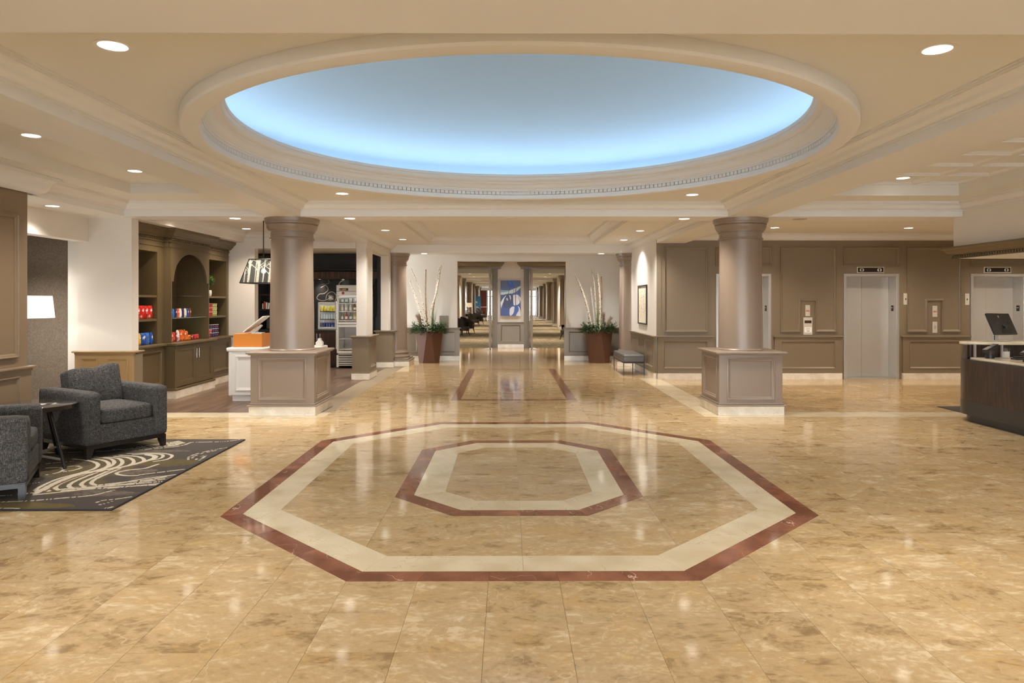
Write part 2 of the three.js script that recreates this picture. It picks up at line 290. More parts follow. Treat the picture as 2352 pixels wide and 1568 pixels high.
stones.forEach((s, k) => { const g = slab(s.p); if (!g) return; if (k < 300) part(s.name, g, s.mat, floor); else rest[s.name].push(g); });
part('tile_field', join(rest.tile), M.tile, floor).userData.kind = 'stuff';
part('cream_tile_field', join(rest.cream_tile), M.cream, floor).userData.kind = 'stuff';
// pantry planks, along the depth
const plankRand = rng(21);
const plankMats = [[1, 1, 1], [0.86, 0.86, 0.88], [1.12, 1.08, 1.05]].map((c) => phys({ map: rep(plankTex, 1 / 1.2, 1 / 0.6), color: C(...c.map((k) => k * 0.82)), roughness: 0.32 }));
for (let i = 0; i < 19; i++) for (let k = -1; k < 9; k++) {
  const x1 = -3.05 - i * 0.152, x0 = x1 - 0.152, a = Math.max(10.11, 10.11 + k * 0.92 + (i % 3) * 0.31), b = Math.min(17.6, 10.11 + (k + 1) * 0.92 + (i % 3) * 0.31);
  if (b - a < 0.02) continue;
  const g = slab([[x0, a], [x1, a], [x1, b], [x0, b]], 0.0012, false), uv = g.attributes.uv, ox = plankRand() * 5, oy = plankRand() * 5;
  for (let q = 0; q < uv.count; q++) { const u = uv.getX(q), v = uv.getY(q); uv.setXY(q, v + ox, u + oy); }
  part('plank', g, plankMats[Math.floor(plankRand() * 3)], floor);
}
part('carpet', B(-3.4, 3.4, -0.12, 0.0, 24.1, 76.5), M.carpet, floor, 'sage green corridor carpet with dark dashes');
part('niche_floor', B(-9.2, -6.3, -0.1, 0.0, 6, 12.2), M.carpet, floor);

// ================= CEILING =================
const ceiling = struct('ceiling', 'cream plaster ceiling with beams, stepped trays and an illuminated round dome');
const SOF = 2.80, CL = 3.0;                                          // underside of the beams, ceiling level between them
part('upper_slab', B(-9.3, 11.3, 4.1, 4.25, -6.2, 24.4), M.ceil, ceiling);
part('beam', B(-3.56, 3.58, SOF, 3.3, 1.9, 3.14), M.trim, ceiling, 'near cross beam');
part('beam', B(-3.48, -3.02, SOF, 3.3, 3.14, 9.9), M.trim, ceiling, 'beam above the pantry side');
part('beam', B(3.02, 3.58, SOF, 3.3, 3.14, 9.9), M.trim, ceiling, 'beam above the reception side');
part('beam', B(-6.3, 6.35, SOF, 3.3, 9.9, 10.44), M.trim, ceiling, 'far cross beam on the two round columns');
part('ceiling_panel', B(-9.2, 11.2, CL, 3.1, -6.1, 1.9), M.ceil, ceiling);
{ // centre bay with the round opening
  const s = new THREE.Shape([new THREE.Vector2(-3.02, -9.9), new THREE.Vector2(3.02, -9.9), new THREE.Vector2(3.02, -3.14), new THREE.Vector2(-3.02, -3.14)]), h = new THREE.Path(); h.absarc(0, -6.34, 2.72, 0, Math.PI * 2, true); s.holes.push(h);
  part('ceiling_panel', uvm(new THREE.ExtrudeGeometry(s, { depth: 0.05, bevelEnabled: false, curveSegments: 96 }).rotateX(Math.PI / 2).translate(0, CL + 0.05, 0)), M.ceil, ceiling);
}
part('crown_molding', crown(rectPath(-3.02, 3.02, 3.14, 9.9), true, CL), M.trim, ceiling);
const dome = new THREE.Group(); dome.name = 'dome'; dome.position.set(0, 0, -6.34); ceiling.add(dome); dome.userData.label = 'round dome with pale blue vault, molded ring and hidden light cove';
const SEG = 144;
part('ring_molding', lathe([[2.70, 3.04], [2.77, 3.0], [2.775, 2.985], [2.775, 2.925], [2.765, 2.908], [2.75, 2.905], [2.648, 2.905], [2.635, 2.908], [2.630, 2.918], [2.630, 2.958], [2.622, 2.961], [2.652, 2.964], [2.652, 3.0], [2.615, 3.002], [2.612, 3.016], [2.600, 3.018], [2.598, 3.03]]
  .concat([...Array(9)].map((_, i) => { const t = i / 8; return [lerp(2.59, 2.53, t + 0.08 * Math.sin(2 * Math.PI * t)), lerp(3.034, 3.085, t)]; })).concat([[2.522, 3.088], [2.522, 3.102], [2.508, 3.104]])
  .concat([...Array(9)].map((_, i) => { const a = i / 8 * Math.PI / 2; return [2.505 - 0.040 * Math.sin(a), 3.108 + 0.05 * (1 - Math.cos(a))]; })).concat([[2.455, 3.162], [2.455, 3.192], [2.475, 3.194], [2.478, 3.15], [2.93, 3.15]]), SEG, 0.4), M.trim, dome);
{ // dentils, one by one
  const g = new THREE.BoxGeometry(0.044, 0.036, 0.034).translate(0, 2.982, 0), n = 300;
  for (let i = 0; i < n; i++) { const a = i / n * Math.PI * 2, o = part('dentil', g, M.trim, dome); o.position.set(Math.sin(a) * 2.640, 0, Math.cos(a) * 2.640); o.rotation.y = a; }
}
part('vault', lathe([...Array(33)].map((_, i) => { const t = i / 32 * Math.PI / 2; return [2.93 * Math.cos(t), 3.15 + 0.88 * Math.sin(t)]; }), SEG, 1), M.dome, dome, 'pale blue painted vault');
part('light_strip', new THREE.TorusGeometry(2.85, 0.012, 6, 144).rotateX(Math.PI / 2).translate(0, 3.165, 0), std({ color: C(0.9, 0.95, 1), emissive: COOL, emissiveIntensity: 8 }), dome, 'hidden blue-white light strip');
for (let i = 0; i < 40; i++) {                                       // the strip's light, in short lengths
  const a = (i + 0.5) / 40 * Math.PI * 2, l = new THREE.RectAreaLight(COOL, COVE, 0.40, 0.05); l.position.set(Math.sin(a) * 2.74, 3.178, Math.cos(a) * 2.74); dome.add(l);
  l.rotation.order = 'YXZ'; l.rotation.y = a; l.rotation.x = Math.PI / 2 - 1.05;
}
// a stepped tray: strips at CL round an opening, a raised panel, a crown under the strips
function tray(x0, x1, d0, d1, a0, a1, b0, b1, top) {
  part('tray_border', [B(x0, a0, CL, 3.24, d0, d1), B(a1, x1, CL, 3.24, d0, d1), B(a0, a1, CL, 3.24, d0, b0), B(a0, a1, CL, 3.24, b1, d1)], M.ceil, ceiling);
  if (top) part('tray_panel', B(a0, a1, top, top + 0.05, b0, b1), M.ceil, ceiling);
  part('crown_molding', crown(rectPath(x0, x1, d0, d1), true, CL), M.trim, ceiling);
}
tray(-5.5, -3.48, 1.9, 9.9, -5.0, -3.86, 2.6, 9.13, 3.135);
tray(3.58, 6.35, 1.9, 9.9, 4.05, 5.88, 3.15, 9.25, 3.19);
{ // pressed two-foot ceiling tiles in the reception tray
  const pr = [[0.0, 0.02], [0.0, 0.0], [0.035, 0.0], [0.037, 0.014], [0.05, 0.014], [0.075, 0.026], [0.078, 0.034], [0.10, 0.034]], z = (u, v, h) => [u, 3.145 + h, -v];
  const g = join([sweep(rectPath(-0.305, 0.305, -0.305, 0.305), true, pr, z, 0.3), B(-0.206, 0.206, 3.178, 3.186, -0.206, 0.206)]);
  for (let i = 0; i < 3; i++) for (let k = 0; k < 10; k++) { const o = part('ceiling_tile', g, M.trim, ceiling); o.position.set(5.88 - 0.305 - i * 0.61, 0, -(9.25 - 0.305 - k * 0.61)); }
}
part('beam', B(-6.3, -5.5, SOF, 3.3, 1.9, 9.9), M.trim, ceiling, 'beam over the paneled wall');
part('crown_molding', crown([[-5.5, 7.95], [-5.40, 7.95], [-5.40, 2.0]], false, CL - 0.002, 0.2, 0.17), M.trim, ceiling);
// vestibule bay
part('beam', B(-3.5, -2.97, SOF, 3.3, 10.44, 14.4), M.trim, ceiling); part('beam', B(2.97, 3.56, SOF, 3.3, 10.44, 14.42), M.trim, ceiling);
part('beam', B(-3.4, 3.3, SOF, 3.3, 17.3, 17.95), M.trim, ceiling, 'cross beam on the two far columns');
part('header', B(-3.24, -2.99, 2.70, 3.3, 14.4, 17.3), M.white, ceiling);
part('tray_border', [B(-2.99, -2.0, CL, 3.24, 10.44, 17.3), B(2.0, 2.97, CL, 3.24, 10.44, 17.3), B(-2, 2, CL, 3.24, 10.44, 10.9), B(-2, 2, CL, 3.24, 17.16, 17.3)], M.ceil, ceiling);
part('tray_panel', B(-2, 2, 3.2, 3.25, 10.9, 17.16), M.ceil, ceiling);
part('crown_molding', crown(rectPath(-2, 2, 10.9, 17.16), true, 3.2, 0.15, 0.17), M.trim, ceiling);
part('crown_molding', crown([[-2.97, 17.3], [-2.97, 10.44]], false, CL, 0.13, 0.15), M.trim, ceiling); part('crown_molding', crown([[2.97, 10.44], [2.97, 17.3]], false, CL, 0.13, 0.15), M.trim, ceiling);
part('ceiling_panel', B(-3.4, 3.4, CL, 3.1, 17.95, 19.05), M.ceil, ceiling);
// pantry, elevator lobby, corridor
part('ceiling_panel', B(-6.4, -3.5, CL, 3.1, 10.44, 14.3), M.ceil, ceiling);
part('bulkhead', B(-6.4, -5.48, SOF, CL, 10.44, 14.3), M.white, ceiling, 'white bulkhead over the snack cabinet');
part('crown_molding', crown([[-3.5, 14.3], [-5.48, 14.3], [-5.48, 10.44]], false, CL), M.trim, ceiling);
part('ceiling_panel', B(-8.6, -3.24, 2.80, 2.9, 14.5, 17.7), M.ceil, ceiling);
part('ceiling_panel', B(3.56, 11.2, CL, 3.1, 10.44, 14.5), M.ceil, ceiling);
part('crown_molding', crown([[11.2, 14.45], [3.56, 14.45]], false, CL, 0.14, 0.14), M.trim, ceiling);
part('ceiling_panel', B(-9.2, -6.33, 2.62, 2.7, 6, 12.2), M.ceil, ceiling);
part('ceiling_panel', B(-2.4, 2.4, 2.95, 3.05, 19.3, 24.2), M.ceil, ceiling);
part('ceiling_panel', B(-3.4, 3.4, 3.35, 3.45, 24.2, 37), M.ceil, ceiling); part('ceiling_panel', B(-3.4, 3.4, 3.08, 3.45, 37, 76.5), M.ceil, ceiling);

// ================= WALLS =================
// paneled wainscot on a wall face: marble base, body, stiles and rails round sunk panels, cap
function wainscot(parent, f, u0, u1, panels, o = {}) {
  const t = o.t ?? 0.045, mat = o.mat ?? M.taupe, top = 0.89, r = u1 > u0 ? 1 : -1;
  part('marble_base', fbox(f, u0, u1, 0, 0.125, 0, t + 0.012), M.base, parent, 'cream marble base');
  part('wainscot_body', fbox(f, u0, u1, 0.125, 0.845, 0, t - 0.016), mat, parent);
  part('base_molding', [fbox(f, u0, u1, 0.125, 0.145, 0, t + 0.016, 0.004), fbox(f, u0, u1, 0.145, 0.165, 0, t + 0.006, 0.003)], mat, parent);
  part('chair_rail', [fbox(f, u0 - (o.e0 ?? 0), u1 + (o.e1 ?? 0), 0.865, top, 0, t + 0.035, 0.008), fbox(f, u0, u1, 0.842, 0.866, 0, t + 0.016, 0.004)], mat, parent);
  const grids = [u0, ...panels.flat(), u1], pieces = [fbox(f, u0, u1, 0.165, 0.215, t - 0.017, t), fbox(f, u0, u1, 0.79, 0.843, t - 0.017, t)];
  for (let i = 0; i < grids.length; i += 2) if (grids[i + 1] - grids[i] > 0.005) pieces.push(fbox(f, grids[i], grids[i + 1], 0.215, 0.79, t - 0.017, t));
  part('stile', pieces, mat, parent);
  for (const [a, b] of panels) part('panel_molding', sweep(rectPath(a, b, 0.215, 0.79), true, [[0, t - 0.016], [0, t + 0.006], [0.01, t + 0.009], [0.018, t + 0.004], [0.028, t - 0.008], [0.036, t - 0.016]], f), mat, parent);
}
// elevator wall
const EL = 14.45, fE = face('F', EL), wallBack = struct('wall_back', 'taupe paneled elevator wall with molded panels and wainscot');
const LIFTS = [[4.20, 5.34], [6.844, 7.987], [9.476, 10.62]];
part('wall_panel', [B(2.98, 4.20, 0, 3.0, EL, EL + 0.35), B(5.34, 6.844, 0, 3.0, EL, EL + 0.35), B(7.987, 9.476, 0, 3.0, EL, EL + 0.35), B(10.62, 11.3, 0, 3.0, EL, EL + 0.35), ...LIFTS.map(([a, b]) => B(a, b, 2.17, 3.0, EL, EL + 0.35))], M.taupe, wallBack);
part('wall_panel', B(3.0, 11.3, 0, 4.1, EL + 0.35, EL + 0.5), M.white, wallBack);
const piers = [[2.985, 4.13, 3.10, 4.02], [5.40, 6.79, 5.53, 6.66], [8.05, 9.42, 8.18, 9.29], [10.68, 11.2, 10.8, 11.1]];
for (const [a, b, c, e] of piers) wainscot(wallBack, fE, a, b, [[c, e]], { e0: 0.03, e1: 0.03 });
const upper = (u0, u1, n0, n1) => n0 === undefined ? rectPath(u0, u1, 0.965, 2.72) : [[u0, 0.965], [n0, 0.965], [n0, 1.61], [n1, 1.61], [n1, 0.965], [u1, 0.965], [u1, 2.72], [u0, 2.72]];
for (const p of [upper(3.13, 4.03), upper(5.53, 6.69, 5.95, 6.25), upper(8.15, 9.28, 8.58, 8.87)]) part('panel_molding', bead(fE, p), M.taupe, wallBack);
for (const [a, b] of LIFTS) part('panel_molding', bead(fE, rectPath(a - 0.01, b + 0.02, 2.335, 2.72)), M.taupe, wallBack);
part('corner_bead', B(2.97, 3.07, 0.89, 2.86, EL - 0.012, EL), M.taupe, wallBack);
// side wall with the framed print, facing the lobby axis
const wallRight = struct('wall_right', 'white side wall between bench and elevators'), fR = face('L', 2.965);
part('wall_panel', B(2.965, 3.3, 0, 3.3, EL + 0.012, 19.05), M.white, wallRight);
wainscot(wallRight, fR, EL - 0.02, 17.25, [[14.55, 15.35], [15.47, 16.27], [16.39, 17.15]], { e0: 0.03 });
// back wall with the wide opening to the corridor
const BW = 19.05, fB = face('F', BW), wallCorridor = struct('wall_back_middle', 'white back wall behind the two planters with a wide opening');
part('wall_panel', [B(-3.5, -1.475, 0, 3.2, BW, BW + 0.3), B(1.495, 3.4, 0, 3.2, BW, BW + 0.3), B(-1.475, 1.495, 2.69, 3.2, BW, BW + 0.3)], M.white, wallCorridor);
wainscot(wallCorridor, fB, -3.4, -1.41, [[-3.3, -2.55], [-2.45, -1.53]], { e1: 0.04 }); wainscot(wallCorridor, fB, 1.43, 3.3, [[1.55, 2.47], [2.57, 3.2]], { e0: 0.04 });
part('vent_grille', [fbox(fB, -1.955, -1.71, 0.89, 1.215, 0, 0.02), bead(face('F', BW - 0.018), rectPath(-1.955, -1.71, 0.895, 1.215), [[0, 0], [0, 0.008], [0.014, 0.008], [0.016, 0]])], M.taupe, wallCorridor, 'small grey metal panel behind the planter');
part('wall_panel', [B(-2.6, -2.3, 0, 3.2, 19.35, 24.5), B(2.3, 2.6, 0, 3.2, 19.35, 24.5)], M.white, wallCorridor);
// door wall at the corridor's start
const DW = 24.2, fD = face('F', DW), wallDoor = struct('wall_corridor', 'corridor entrance wall with two cased doorways and a white centre pier');
part('wall_panel', [B(-0.63, 0.63, 0, 2.75, DW, DW + 0.16), B(-2.4, 2.4, 2.75, 3.6, DW, DW + 0.16), B(-2.4, -1.95, 0, 2.75, DW, DW + 0.16), B(1.95, 2.4, 0, 2.75, DW, DW + 0.16)], M.white, wallDoor);
wainscot(wallDoor, fD, -0.45, 0.45, [[-0.34, 0.34]]);
for (const s of [-1, 1]) {
  const a = s < 0 ? -0.65 : 0.45, b = a + 0.20, pil = [fbox(fD, a, b, 0, 2.74, 0, 0.05)];
  for (let k = 0; k < 4; k++) pil.push(fbox(fD, a + 0.015 + k * 0.047, a + 0.043 + k * 0.047, 0.02, 2.72, 0.05, 0.075, 0.006));
  part('pilaster', pil, M.taupe, wallDoor, 'fluted taupe pilaster');
  const c0 = s < 0 ? -2.3 : 0.40, c1 = s < 0 ? -0.40 : 2.3, pr = [[0, 2.72], [0.06, 2.72], [0.06, 2.765], [0.068, 2.768], [0.068, 2.81], [0.10, 2.815], [0.13, 2.85], [0.17, 2.90], [0.18, 2.93], [0, 2.93]];
  part('cornice', sweep(s < 0 ? [[c1, DW], [c1, DW - 0.05], [c0, DW - 0.05]] : [[c1, DW - 0.05], [c0, DW - 0.05], [c0, DW]], false, pr, flatMap), M.taupe, wallDoor); part('cornice_core', B(c0, c1, 2.72, 2.93, DW - 0.05, DW), M.taupe, wallDoor);
  part('dentil_band', [...Array(46)].map((_, k) => B(c0 + k * 0.041, c0 + k * 0.041 + 0.022, 2.772, 2.806, DW - 0.142, DW - 0.115)), M.taupe, wallDoor).userData.kind = 'stuff';
  part('jamb', B(s < 0 ? -1.95 : 1.87, s < 0 ? -1.87 : 1.95, 0, 2.75, DW - 0.03, DW + 0.18), M.taupe, wallDoor);
}
// corridor
const corridor = struct('wall_corridor_side', 'cream corridor walls with pilasters between taupe columns');
part('wall_panel', [B(-3.55, -3.35, 0, 3.5, DW, 76.5), B(3.35, 3.55, 0, 3.5, DW, 76.5)], M.white, corridor);
for (const d of [42.6, 55.9, 69.3]) for (const s of [-1, 1]) part('pilaster', B(s * 3.0, s * 3.36, 0, 3.08, d - 2.0, d + 1.9), M.white, corridor);
part('end_panel', [B(-3.4, -2.35, 0, 3.1, 76.3, 76.5), B(2.95, 3.4, 0, 3.1, 76.3, 76.5), B(-2.35, 2.95, 2.76, 3.1, 76.3, 76.5)], M.white, corridor);
const win1 = struct('window_1', 'bright glazed end of the corridor with dark mullions');
part('mullion', [...[-2.35, -1.1, 0.25, 1.6, 2.89].map((x) => B(x, x + 0.06, 0, 2.76, 76.32, 76.4)), B(-2.35, 2.95, 2.10, 2.18, 76.32, 76.4), B(-2.35, 2.95, 0, 0.09, 76.32, 76.4)], M.black, win1);
part('pane', B(-2.35, 2.95, 0.05, 2.76, 76.37, 76.38), M.glass, win1);
// paneled wall and niche on the seating side
const wallLeft = struct('wall_left', 'brown paneled wall end beside the armchairs'), fL = face('R', -5.42), brown = phys({ color: C(0.24, 0.165, 0.098), roughness: 0.42, bumpMap: rep(linenTex, 2), bumpScale: 0.0002 });
part('wall_panel', B(-6.3, -5.42, 0, 2.82, -6, 7.8), brown, wallLeft);
wainscot(wallLeft, fL, 2.5, 7.80, [[2.7, 4.3], [4.5, 6.1], [6.3, 7.62]], { mat: brown, e1: 0.04 });
for (const [a, b] of [[2.7, 4.3], [4.5, 6.1], [6.3, 7.64]]) part('panel_molding', bead(fL, rectPath(a, b, 0.99, 2.55)), brown, wallLeft);
const niche = struct('wall_niche', 'grey wallpapered niche behind the white header');
part('wall_panel', B(-9.2, -6.0, 0, 2.7, 10.9, 11.05), M.wallpaper, niche, 'grey wallpaper'); part('wall_panel', B(-9.3, -9.2, 0, 4.1, -6, 18), M.white, niche); part('wall_panel', B(-9.2, -6.3, 0, 3.3, 5.9, 6), M.wallpaper, niche);
part('header', B(-6.33, -6.13, 2.46, 3.3, 7.8, 10.12), M.white, niche, 'white header above the niche');
part('white_pier', B(-6.28, -5.51, 0, SOF, 10.12, 10.31), M.white, niche, 'white square pier');
const fP = face('F', 10.12), tan = phys({ color: C(0.34, 0.225, 0.108), roughness: 0.42 });
wainscot(niche, fP, -6.30, -5.455, [[-6.22, -5.97], [-5.86, -5.54]], { mat: tan, e0: 0.03, e1: 0.03 });
part('wainscot_end', B(-5.515, -5.453, 0.127, 0.843, 10.095, 10.32), M.taupe, niche); part('chair_rail', B(-5.515, -5.42, 0.866, 0.889, 10.06, 10.32, 0.008), tan, niche);
// pantry walls
const pantry = struct('wall_pantry', 'white pantry walls with a wide opening to the market room');
part('wall_panel', [B(-6.6, -5.25, 0, 3.0, 14.3, 14.5), B(-5.25, -3.2, 2.68, 3.0, 14.3, 14.5)], M.white, pantry); part('wall_panel', B(-6.6, -6.4, 0, 4.1, 10.4, 14.5), M.white, pantry);
part('wall_panel', [B(-8.7, -8.5, 0, 2.9, 14.5, 17.8), B(-8.5, -6.4, 0, 2.9, 14.5, 14.6)], M.white, pantry);
// white pillars on taupe pedestals along the pantry
const pillarA = thing('square_pillar', 'white square pillar on taupe pedestal nearest the glass-door refrigerator', 'pillar', [-3.108, 0, 14.755], 0, 'white square pillars along the pantry');
function pillar(o, w, l, sw, sl) {
  part('marble_base', B(-w / 2 - 0.012, w / 2 + 0.012, 0, 0.13, -l / 2 - 0.012, l / 2 + 0.012, 0.004), M.base, o, 'cream marble base');
  part('pedestal', B(-w / 2 + 0.012, w / 2 - 0.012, 0.13, 0.86, -l / 2 + 0.012, l / 2 - 0.012), M.taupe, o);
  part('base_molding', B(-w / 2 - 0.015, w / 2 + 0.015, 0.13, 0.155, -l / 2 - 0.015, l / 2 + 0.015, 0.006), M.taupe, o);
  part('pedestal_cap', [B(-w / 2 - 0.05, w / 2 + 0.05, 0.865, 0.895, -l / 2 - 0.05, l / 2 + 0.05, 0.009), B(-w / 2 - 0.02, w / 2 + 0.02, 0.842, 0.866, -l / 2 - 0.02, l / 2 + 0.02, 0.005)], M.taupe, o);
  const f = face('R', w / 2 - 0.012), fr = new THREE.Shape([[-l / 2, 0.155], [l / 2, 0.155], [l / 2, 0.842], [-l / 2, 0.842]].map((p) => new THREE.Vector2(...p)));
  part('panel_frame', [fbox(f, -l / 2 + 0.012, -l / 2 + 0.10, 0.155, 0.842, 0, 0.012), fbox(f, l / 2 - 0.10, l / 2 - 0.012, 0.155, 0.842, 0, 0.012), fbox(f, -l / 2 + 0.1, l / 2 - 0.1, 0.155, 0.23, 0, 0.012), fbox(f, -l / 2 + 0.1, l / 2 - 0.1, 0.77, 0.842, 0, 0.012), fbox(face('F', -l / 2 + 0.012), -w / 2, w / 2, 0.155, 0.842, 0, 0.012)], M.taupe, o);
  part('panel_molding', bead(f, rectPath(-l / 2 + 0.10, l / 2 - 0.10, 0.23, 0.77)), M.taupe, o);
  part('shaft', B(-sw / 2, sw / 2, 0.893, 2.71, -sl / 2, sl / 2, 0.006), M.white, o, 'white plastered shaft');
}
pillar(pillarA, 0.345, 0.83, 0.205, 0.68);
const pillarB = thing('square_pillar', 'white square pillar on taupe pedestal touching the far round column', 'pillar', [-3.085, 0, 17.16], 0, 'white square pillars along the pantry');
pillar(pillarB, 0.41, 0.34, 0.20, 0.26);
// outer shell and glazed entrance behind the viewer
const shell = struct('wall_outer', 'outer lobby walls around reception and entrance');
part('wall_panel', [B(11.2, 11.4, 0, 4.1, -6.2, 15), B(-9.3, -5.2, 0, 4.1, -6.2, -6), B(7.2, 11.4, 0, 4.1, -6.2, -6), B(-5.2, 7.2, 2.75, 4.1, -6.2, -6), B(-9.3, -6.3, 0, 4.1, 17.8, 18), B(-9.3, -9.2, 0, 4.1, -6, 18), B(-9.3, -3.4, 2.9, 4.1, 17.7, 17.9), B(-3.7, -3.4, 2.9, 4.1, 14.4, 24.4), B(3.3, 3.5, 2.9, 4.1, 14.4, 24.4), B(-3.6, 3.5, 3.2, 4.1, 24.3, 24.5), B(-6.5, -3.4, 0, 4.1, 17.72, 17.9)], M.white, shell);
const win2 = struct('window_2', 'glazed entrance front behind the camera');
part('mullion', [...[-5.2, -3.1, -1.0, 1.0, 3.1, 5.1, 7.12].map((x) => B(x, x + 0.08, 0, 2.75, -6.12, -6.02)), B(-5.2, 7.2, 2.67, 2.75, -6.12, -6.02), B(-5.2, 7.2, 2.12, 2.18, -6.12, -6.02)], M.black, win2);
part('pane', B(-5.2, 7.2, 0, 2.75, -6.08, -6.07), M.glass, win2);
const ground = struct('ground_outside', 'pale paved ground outside the glazed ends'); part('pavement', [B(-40, 40, -0.3, -0.13, -40, -6), B(-30, 30, -0.3, -0.13, 76.5, 120)], std({ color: C(0.35, 0.34, 0.32), roughness: 0.9 }), ground);
// dropped soffit over the reception desk with its dentil cornice
const drop = struct('trim_1', 'white dropped soffit with taupe dentil cornice above reception');
part('soffit_box', B(6.35, 11.2, 2.36, 3.3, 2.0, 10.1), M.white, drop, 'white bulkhead'); part('soffit_underside', B(6.40, 11.2, 2.215, 2.36, 2.0, 10.06), M.ceil, drop);
part('cornice', sweep([[11.2, 10.1], [6.35, 10.1], [6.35, 2.0]].reverse(), false, [[0, 2.212], [0.02, 2.212], [0.02, 2.222], [0.012, 2.226], [0.012, 2.262], [0.042, 2.266], [0.05, 2.285], [0.058, 2.287], [0.075, 2.30], [0.10, 2.335], [0.125, 2.35], [0.135, 2.355], [0.135, 2.378], [0, 2.378]], flatMap, 0.3), M.olive, drop);
part('dentil_band', [...Array(150)].map((_, k) => B(6.322, 6.345, 2.228, 2.260, 10.09 - k * 0.05, 10.09 - k * 0.05 - 0.028)).concat([...Array(20)].map((_, k) => B(6.345 + k * 0.05, 6.373 + k * 0.05, 2.228, 2.26, 10.1, 10.128))), M.olive, drop).userData.kind = 'stuff';

// ================= COLUMNS =================
function columnTop(o, yb, rb, rt, mat) {                              // tapered shaft and turned capital up to the soffit
  part('shaft', lathe([[rb + 0.012, yb], [rb + 0.014, yb + 0.012], [rb + 0.004, yb + 0.022], [rb, yb + 0.03], [rb - 0.001, 1.4], [rt + 0.003, 2.0], [rt, 2.50]], 64, 0.3), mat, o, 'tapered satin shaft');
  part('capital', lathe([[rt, 2.495], [rt + 0.018, 2.497], [rt + 0.024, 2.508], [rt + 0.018, 2.519], [rt + 0.006, 2.522], [rt + 0.004, 2.60], [rt + 0.02, 2.602], [rt + 0.02, 2.614], [rt + 0.03, 2.616], [rt + 0.032, 2.626], [rt + 0.05, 2.645], [rt + 0.062, 2.675], [rt + 0.066, 2.70], [rt + 0.058, 2.715], [rt + 0.072, 2.718], [rt + 0.078, 2.745], [rt + 0.09, 2.752], [rt + 0.094, 2.80], [0.02, 2.80]], 64, 0.4), mat, o, 'turned capital');
}
function column(label, x, d) {
  const o = thing('column', label, 'column', [x, 0, d]), w = 0.445;
  part('marble_plinth', B(-w - 0.02, w + 0.02, 0, 0.128, -w - 0.02, w + 0.02, 0.004), M.base, o, 'cream marble plinth');
  part('pedestal', B(-w + 0.016, w - 0.016, 0.128, 0.85, -w + 0.016, w - 0.016), M.bronze, o);
  part('base_molding', [B(-w - 0.045, w + 0.045, 0.128, 0.150, -w - 0.045, w + 0.045, 0.009), B(-w - 0.018, w + 0.018, 0.15, 0.172, -w - 0.018, w + 0.018, 0.007)], M.bronze, o);
  part('pedestal_cap', [B(-w - 0.055, w + 0.055, 0.862, 0.894, -w - 0.055, w + 0.055, 0.012), B(-w - 0.03, w + 0.03, 0.846, 0.864, -w - 0.03, w + 0.03, 0.006)], M.bronze, o);
  for (const k of ['F', 'K', 'R', 'L']) {
    const f = face(k, k === 'F' || k === 'L' ? -w + 0.016 : w - 0.016), q = 0.017, side = { F: 1, K: 1, R: 1, L: 1 }[k];
    const g = [fbox(f, -w, -w + 0.11, 0.172, 0.846, 0, q), fbox(f, w - 0.11, w, 0.172, 0.846, 0, q), fbox(f, -w + 0.11, w - 0.11, 0.172, 0.215, 0, q), fbox(f, -w + 0.11, w - 0.11, 0.808, 0.846, 0, q)];
    part('panel_frame', g, M.bronze, o); part('panel_molding', bead(f, rectPath(-w + 0.11, w - 0.11, 0.215, 0.808), [[0, 0.016], [0, 0.024], [0.01, 0.028], [0.02, 0.024], [0.026, 0.014], [0.04, 0.012], [0.048, 0.0]]), M.bronze, o);
  }
  columnTop(o, 0.893, 0.312, 0.296, M.bronze); return o;
}
column('round taupe column on paneled pedestal beside the white checkout counter', -3.25, 10.275);
column('round taupe column on paneled pedestal in front of the elevators', 3.32, 10.275);
function farColumn(label, x, d) {
  const o = thing('column', label, 'column', [x, 0, d]);
  part('marble_plinth', B(-0.43, 0.43, 0, 0.128, -0.45, 0.5, 0.004), M.base, o, 'cream marble plinth'); part('base_block', [B(-0.44, 0.44, 0.128, 0.16, -0.46, 0.5, 0.008), B(-0.40, 0.40, 0.16, 0.20, -0.42, 0.46, 0.006)], M.bronze, o);
  part('turned_base', lathe([[0.38, 0.20], [0.39, 0.225], [0.385, 0.25], [0.36, 0.262], [0.345, 0.29], [0.345, 0.31], [0.36, 0.325], [0.358, 0.345], [0.335, 0.355], [0.325, 0.40]], 56, 0.6), M.bronze, o);
  columnTop(o, 0.37, 0.312, 0.296, M.bronze); return o;
}
farColumn('round taupe column behind the white pillar, beside the pampas planter', -2.95, 17.66);
farColumn('round taupe column beside the black-legged bench', 3.02, 17.66);
// corridor columns: twelve slim copies
{
  const first = thing('corridor_column', 'slim taupe corridor column nearest the doorway on the armchair side', 'column', [-3.02, 0, 40], 0, 'taupe columns along the corridor'), m = M.bronze;
  part('base_block', B(-0.26, 0.26, 0, 0.16, -0.26, 0.26, 0.01), M.white, first); part('turned_base', lathe([[0.20, 0.16], [0.205, 0.2], [0.18, 0.23], [0.17, 0.26]], 24), m, first);
  part('shaft', lathe([[0.165, 0.25], [0.15, 2.75]], 24), m, first); part('capital', lathe([[0.15, 2.72], [0.18, 2.74], [0.165, 2.78], [0.17, 2.86], [0.23, 2.95], [0.25, 3.06], [0, 3.06]], 24), m, first);
  const ord = ['nearest', 'second', 'third', 'fourth', 'fifth', 'farthest'];
  [40, 45.3, 53.3, 58.5, 66.6, 72].forEach((d, i) => { for (const s of [-1, 1]) if (i || s > 0) copyOf(first, `slim taupe corridor column, ${ord[i]}${i === 0 || i === 5 ? '' : ' from the doorway'} on the ${s < 0 ? 'armchair side' : 'bare side'}`, [s * 3.02, 0, d]); });
}

